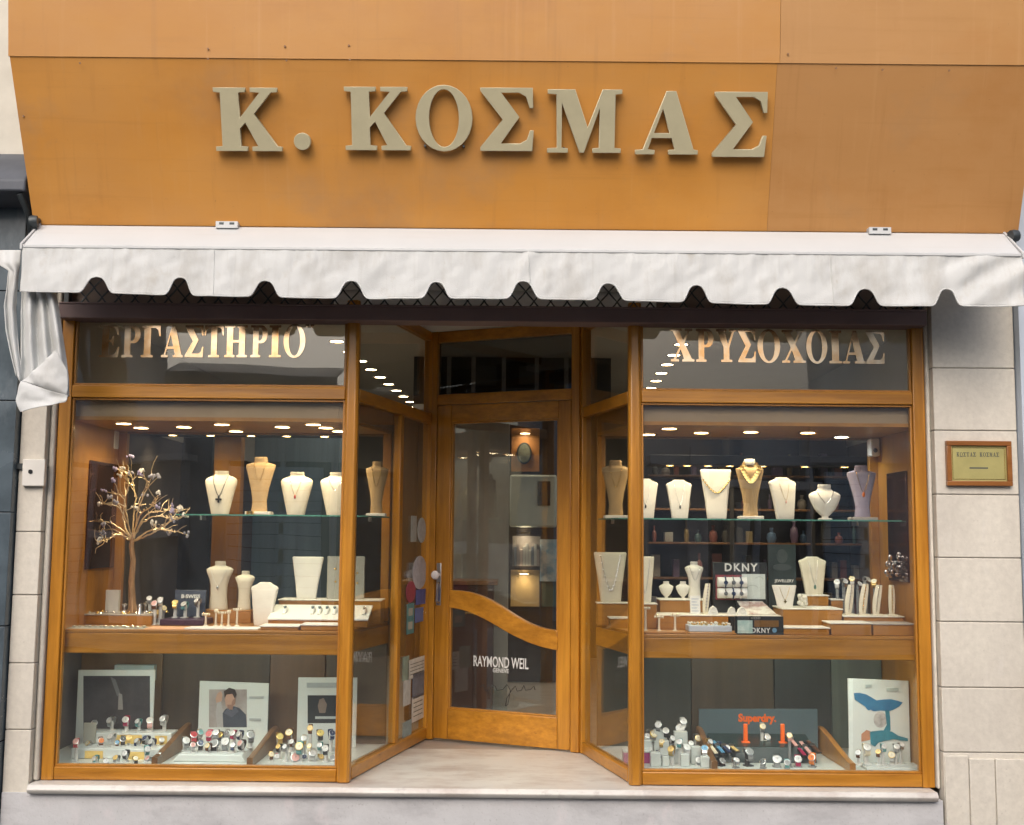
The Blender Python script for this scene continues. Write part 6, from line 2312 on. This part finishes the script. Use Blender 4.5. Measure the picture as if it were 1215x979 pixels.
crowd([(332, 874, 'yellow', 'gold', 11, 'yellow dialled watch with a gold band'), (343, 869, 'cream', 'brown', 11, 'cream dialled watch with a brown strap'), (368, 864, 'gold', 'brown', 9, 'gold dialled watch with a brown strap'), (380, 870, 'yellow', 'black', 11, 'yellow dialled watch with a black strap'), (394, 870, 'navy', 'navy', 10, 'all navy watch')], .50, LOWF, 'back row of the crowd at the front post', GC, 10)
crowd([(322, 895, 'cream', 'brown', 8, 'small cream watch with a brown strap'), (355, 886, 'cream', 'teal', 12, 'cream dialled watch with a teal strap'), (350, 899, 'pink', 'white', 14, 'large pink watch with a white strap'), (371, 894, 'white', 'silver', 11, 'white dialled watch with a steel band'), (386, 888, 'white', 'black', 10, 'white dialled watch with a black strap'), (338, 886, 'silver', 'silver', 8, 'all silver watch'), (367, 885, 'cream', 'cream', 8, 'all cream watch'), (395, 899, 'grey', 'white', 9, 'grey dialled watch with a white strap')], .22, LOWF, 'front row of the crowd at the front post', GC, 10)

# ---- right lower case
mg = thing('gift_box', 'magenta gift box lying behind the foot of the front post', 'box', (at(754, 905, .15).x, .15, LOWF))
a, b = at(740, 893, .25), at(772, 911, .25)
q = MB()
q.box(a.x, b.x, .25, .34, LOWF + .001, a.z)
q.build('box_body', wm((.36, .04, .18)), mg, bevel=.004)
q = MB()
q.box(a.x - .004, b.x + .004, .246, .344, a.z + .0005, a.z + .012)
q.build('lid', M['paper'], mg, bevel=.003)
GD = 'white blocks in the watch crowd by the magenta box'
acr = mat('frosted_block', (.58, .62, .60), .25, var=.06)
for k, (x0, x1, y0, y1, Y) in enumerate(((763, 773, 878, 892, .34), (783, 794, 879, 893, .34), (772, 784, 893, 912, .16), (786, 794, 897, 912, .16), (798, 806, 888, 905, .24), (808, 818, 895, 910, .16), (800, 816, 868, 886, .44), (820, 832, 886, 902, .24), (832, 842, 898, 912, .14), (776, 790, 866, 884, .48))):
    a, b = at(x0, y0, Y), at(x1, y0, Y)
    q = MB()
    q.box(a.x, b.x, Y, Y + .05, LOWF + .001, a.z)
    tag(q.build('frosted_block', acr, bevel=.004), 'frosted white block under the watches, %s counted from the magenta box' % lab_n[k], 'block', GD)
GE = 'watches crowded beside the magenta box'
crowd([(768, 873, 'silver', 'silver', 9, 'all silver watch'), (775, 871, 'cream', 'silver', 12, 'cream dialled watch with a steel band'), (781, 860, 'silver', 'grey', 10, 'silver watch with a grey strap'), (790, 867, 'white', 'black', 10, 'white dialled watch with a black strap'), (807, 864, 'white', 'silver', 13, 'large white dialled watch with a steel band'), (811, 856, 'silver', 'white', 10, 'silver watch with a white strap'), (828, 876, 'cream', 'silver', 10, 'cream dialled watch with a steel strap')], .48, LOWF, 'back row beside the magenta box', GE, 10)
crowd([(796, 889, 'gold', 'gold', 10, 'all gold watch'), (815, 887, 'white', 'white', 11, 'white dialled watch with a white strap'), (836, 888, 'blue', 'silver', 11, 'blue dialled watch with a steel band'), (806, 880, 'silver', 'teal', 9, 'silver dialled watch with a teal strap'), (790, 900, 'silver', 'black', 8, 'silver dialled watch with a black strap'), (815, 899, 'grey', 'silver', 9, 'grey dialled watch with a steel band'), (829, 902, 'white', 'grey', 9, 'white dialled watch with a grey strap')], .20, LOWF, 'front row beside the magenta box', GE, 10)
# slate panel with orange lettering and stepped black stand
sp = thing('slate_display', 'dark slate display panel with orange lettering and black shelf', 'display board', (at(900, 885, .55).x, .55, LOWF))
a, b = at(830, 842, .58), at(971, 842, .58)
q = MB()
q.prism([(a.x, LOWF + .001), (b.x, LOWF + .001), (b.x, b.z), (a.x, a.z)], .60, .62, 'y')
q.build('panel', M['slate'], sp, bevel=.002)
wordy('Superdry.', 876, 921, 859.5, 847, .599, sp, M['orange'], .045, name='orange_words')
a, b = at(846, 884, .36), at(966, 884, .36)
zs2 = at(900, 880, .40).z
q = MB()
q.prism([(.30, LOWF + .001), (.56, LOWF + .001), (.56, zs2 + .02), (.34, zs2 - .02)], a.x, b.x, 'x')
q.build('black_shelf', mat('bottle_black', (.012, .03, .028), .25), sp, bevel=.004)
GF = 'orange watch stands by the slate panel'
for k, (x0, x1, lab) in enumerate(((882, 887, 'tall orange watch stand under the start of the orange lettering'), (926, 931, 'tall orange watch stand past the end of the orange lettering'))):
    a, b = at(x0, 859, .42), at(x1, 882, .42)
    q = MB()
    q.box(a.x, b.x, .41, .43, zs2 - .012, a.z)
    q.box(a.x - .012, b.x + .012, .40, .44, zs2 - .012, zs2 - .002)
    tag(q.build('orange_stand', M['orange'], bevel=.003), lab, 'watch stand', GF)
GH = 'watches before the slate panel'
crowd([(905, 862, 'cream', 'grey', 9, 'small cream dialled watch'), (911, 875, 'white', 'white', 9, 'white dialled watch on a slim stem')], .45, zs2 - .005, 'below the orange lettering', GH, 9)
crowd([(862, 888, 'silver', 'navy', 11, 'silver dialled watch with a navy strap')], .34, LOWF, 'on the black shelf', GH, 10, 'black')
crowd([(889, 892, 'grey', 'grey', 13, 'big grey watch on a dark cuff'), (857, 903, 'grey', 'black', 10, 'grey dialled watch on a black cuff')], .20, LOWF, 'before the slate panel', GH, 12, 'black')
crowd([(922, 901, 'silver', 'grey', 13, 'big silver watch on a grey cuff'), (947, 901, 'white', 'crimson', 11, 'white dialled watch with a crimson strap'), (963, 899, 'orange', 'orange', 11, 'all orange watch'), (937, 873, 'cream', 'pink', 8, 'cream dialled watch with a pink strap')], .18, LOWF, 'by the whale divider', GH, 12, 'grey')
# straps laid on slanting trays
GI = 'watch straps laid on the slanting black trays'
for k, (x0, y0, x1, y1, c_, lab) in enumerate(((838, 878, 850, 894, 'cream', 'cream strap watch laid slanting, closest to the dark divider'), (846, 879, 858, 893, 'blue', 'blue strap watch laid slanting, second from the dark divider'), (853, 880, 866, 892, 'navy', 'navy strap watch laid slanting, third from the dark divider'), (862, 881, 875, 891, 'gold', 'golden strap watch laid slanting, fourth from the dark divider'), (934, 871, 945, 885, 'pink', 'pink strap watch laid slanting, past the second orange stand'), (941, 880, 955, 896, 'crimson', 'crimson strap watch laid slanting, past the second orange stand'), (950, 880, 962, 894, 'pink', 'rose strap watch laid slanting, next to the crimson one'), (958, 879, 972, 892, 'brown', 'brown strap watch laid slanting, next to the curved divider'))):
    a, b = at(x0, y0, .42), at(x1, y1, .26)
    t = thing('strap_watch', lab, 'watch', tuple(a), 0, GI)
    q = MB()
    d_ = (b - a)
    n_ = Vector((0, -.35, 1)).normalized()
    s_ = d_.cross(n_).normalized() * .010
    q.face([a + s_, a - s_, b - s_, b + s_])
    q.build('strap', wm(TONE[c_]), t, smooth=False, solid=.004)
    q = MB()
    q.lathe([(.001, 0), (.015, 0), (.015, .007), (.001, .007)], a + d_ * .42 + n_ * .002, 14, ax=n_)
    q.build('case', wm(TONE['silver'], 1.0), t)
    q = MB()                                          # the slanting tray under it
    q.face([a + s_ * 1.5 - n_ * .006 - d_ * .06, a - s_ * 1.5 - n_ * .006 - d_ * .06, b - s_ * 1.5 - n_ * .006 + d_ * .04, b + s_ * 1.5 - n_ * .006 + d_ * .04])
    q.build('rest', M['black'], t, smooth=False, solid=.004)
# whale tail poster
blu = mat('printed_blue', (.03, .13, .28), .35, col2=(.05, .22, .38), scale=14)
teal = mat('printed_teal', (.04, .20, .27), .35, var=.3, scale=14)
poster('pale poster of a seated figure with a great blue whale tail', 1006, 1078, 805, .30, [
    ('edge', rect(1007, 1012, 806, 905), wm((.74, .80, .78))),
    ('figure', ell(1044.5, 854, 8, 9.5, 18), mat('printed_figure', (.30, .28, .27), .4, col2=(.58, .56, .54), scale=30, contrast=.4)),
    ('arm', [(1022, 880), (1032, 878), (1034, 868), (1028, 866), (1022, 871)], wm((.50, .24, .14))),
    ('blue_tail', [(1013, 822.5), (1020, 822), (1028, 824), (1035, 828), (1040, 831), (1048, 830), (1057, 829.5), (1065, 831.5), (1071, 833.5), (1067, 838), (1060, 842), (1054, 844), (1045, 843), (1036, 844), (1033, 842), (1030, 843), (1026, 838), (1014, 830)], blu),
    ('tail_stem', [(1050, 843), (1055, 843), (1056, 852), (1056.5, 866), (1050, 876), (1045, 877), (1047, 869), (1052, 860)], teal),
    ('teal_cloth', [(1032, 868), (1046, 866.5), (1058, 868), (1066, 873), (1077, 876), (1077, 879.5), (1060, 877), (1050, 879), (1042, 881), (1038, 886), (1033, 883)], teal),
    ('small_words', rect(1052, 1066, 816, 820), wm((.42, .48, .46))),
    ('small_mark', rect(1027, 1034, 812, 816), wm((.45, .5, .48)))], pyt2=808)
cl_ = tag(MB().box(at(1022, 900, .2).x, at(1088, 900, .2).x, .10, .26, LOWF + .001, LOWF + .018).build('acrylic_slab', acr, bevel=.003), 'low frosted slab before the whale tail poster', 'block')
GJ = 'watches before the whale tail poster'
crowd([(1029, 887, 'white', 'cream', 12, 'white dialled watch with a cream strap'), (1058, 896, 'cream', 'silver', 10, 'cream dialled watch with a steel band'), (1064, 886, 'white', 'grey', 9, 'white dialled watch with a grey strap'), (1070, 884, 'silver', 'silver', 8, 'all silver watch')], .19, LOWF + .018, 'before the whale tail poster', GJ, 10)

# ---- more stock filling the bays
crowd([(104, 882, 'cream', 'silver', 8, 'cream dialled watch with a steel band'), (162, 879, 'silver', 'navy', 8, 'silver dialled watch with a navy strap'), (139, 881, 'blue', 'brown', 7, 'blue dialled watch with a brown strap'), (192, 878, 'white', 'gold', 8, 'white dialled watch with a gold band')], .33, z1_, 'on the lower step of the yellow stand', GA, 8)
crowd([(112, 900, 'white', 'teal', 8, 'white dialled watch with a teal strap'), (161, 900, 'cream', 'black', 8, 'cream dialled watch with a black strap'), (126, 903, 'silver', 'brown', 8, 'silver dialled watch with a brown strap'), (188, 897, 'navy', 'silver', 8, 'navy dialled watch with a steel band')], .12, LOWF, 'on the floor before the yellow stand', GA, 8)
crowd([(261, 872, 'gold', 'black', 9, 'gold dialled watch with a black strap'), (238, 869, 'teal', 'silver', 9, 'teal dialled watch with a steel band'), (269, 870, 'black', 'silver', 9, 'black dialled watch with a steel band')], .41, zb_, 'back row on the low white block', GB, 9)
crowd([(229, 884, 'pink', 'silver', 8, 'pink dialled watch with a steel band'), (246, 885, 'cream', 'brown', 8, 'cream dialled watch with a brown strap'), (276, 884, 'silver', 'navy', 8, 'silver dialled watch with a navy strap')], .22, zb_, 'front row on the low white block', GB, 8)
crowd([(330, 886, 'gold', 'black', 8, 'gold watch with a black strap'), (346, 880, 'silver', 'brown', 8, 'silver watch with a brown strap'), (361, 876, 'white', 'gold', 9, 'white watch with a gold band'), (379, 884, 'silver', 'teal', 8, 'silver watch with a teal strap'), (328, 903, 'white', 'red', 8, 'white watch with a red strap'), (361, 903, 'navy', 'silver', 8, 'navy watch with a steel band'), (381, 902, 'gold', 'gold', 8, 'all gold watch')], .30, LOWF, 'middle of the crowd at the front post', GC, 8)
crowd([(785, 880, 'cream', 'gold', 8, 'cream watch with a gold band'), (798, 876, 'silver', 'black', 8, 'silver watch with a black strap'), (820, 882, 'white', 'brown', 8, 'white watch with a brown strap'), (770, 889, 'white', 'silver', 8, 'white watch with a steel band'), (806, 893, 'black', 'silver', 8, 'black watch with a steel band'), (782, 894, 'grey', 'navy', 8, 'grey watch with a navy strap'), (821, 893, 'gold', 'white', 8, 'gold watch with a white strap'), (843, 880, 'silver', 'gold', 8, 'silver watch with a gold band')], .34, LOWF, 'amid the frosted blocks', GE, 8)
crowd([(874, 902, 'silver', 'silver', 9, 'all silver watch'), (905, 904, 'black', 'grey', 9, 'black dialled watch with a grey strap'), (934, 905, 'grey', 'teal', 9, 'grey dialled watch with a teal strap')], .14, LOWF, 'low at the glass before the slate panel', GH, 9, 'grey')
crowd([(1018, 893, 'silver', 'brown', 8, 'silver dialled watch with a brown strap'), (1042, 892, 'gold', 'brown', 8, 'gold dialled watch with a brown strap'), (1049, 886, 'white', 'teal', 8, 'white dialled watch with a teal strap')], .16, LOWF + .018, 'before the whale tail poster', GJ, 8)
rgx = random.Random(21)
for k in range(22):
    px_ = 100 + rgx.random() * 92
    p_ = at(px_, 740, .40)
    q = MB()
    y_ = .36 + .18 * rgx.random()
    q.ball((p_.x, y_, at(137, 729, .34).z + .007), .008, 7, 5, sq=(1, 1, .8))
    q.tube([(p_.x + .011 * math.cos(a_ * .6), y_ + .011 * math.sin(a_ * .6), at(137, 729, .34).z + .004) for a_ in range(11)], .0022, 5)
    tag(q.build('silver_charm', M['silver'] if k % 3 else M['gold']), 'tiny bright charm strewn on the low tray stand beneath the wire tree', 'charm', 'charms strewn beneath the wire tree')
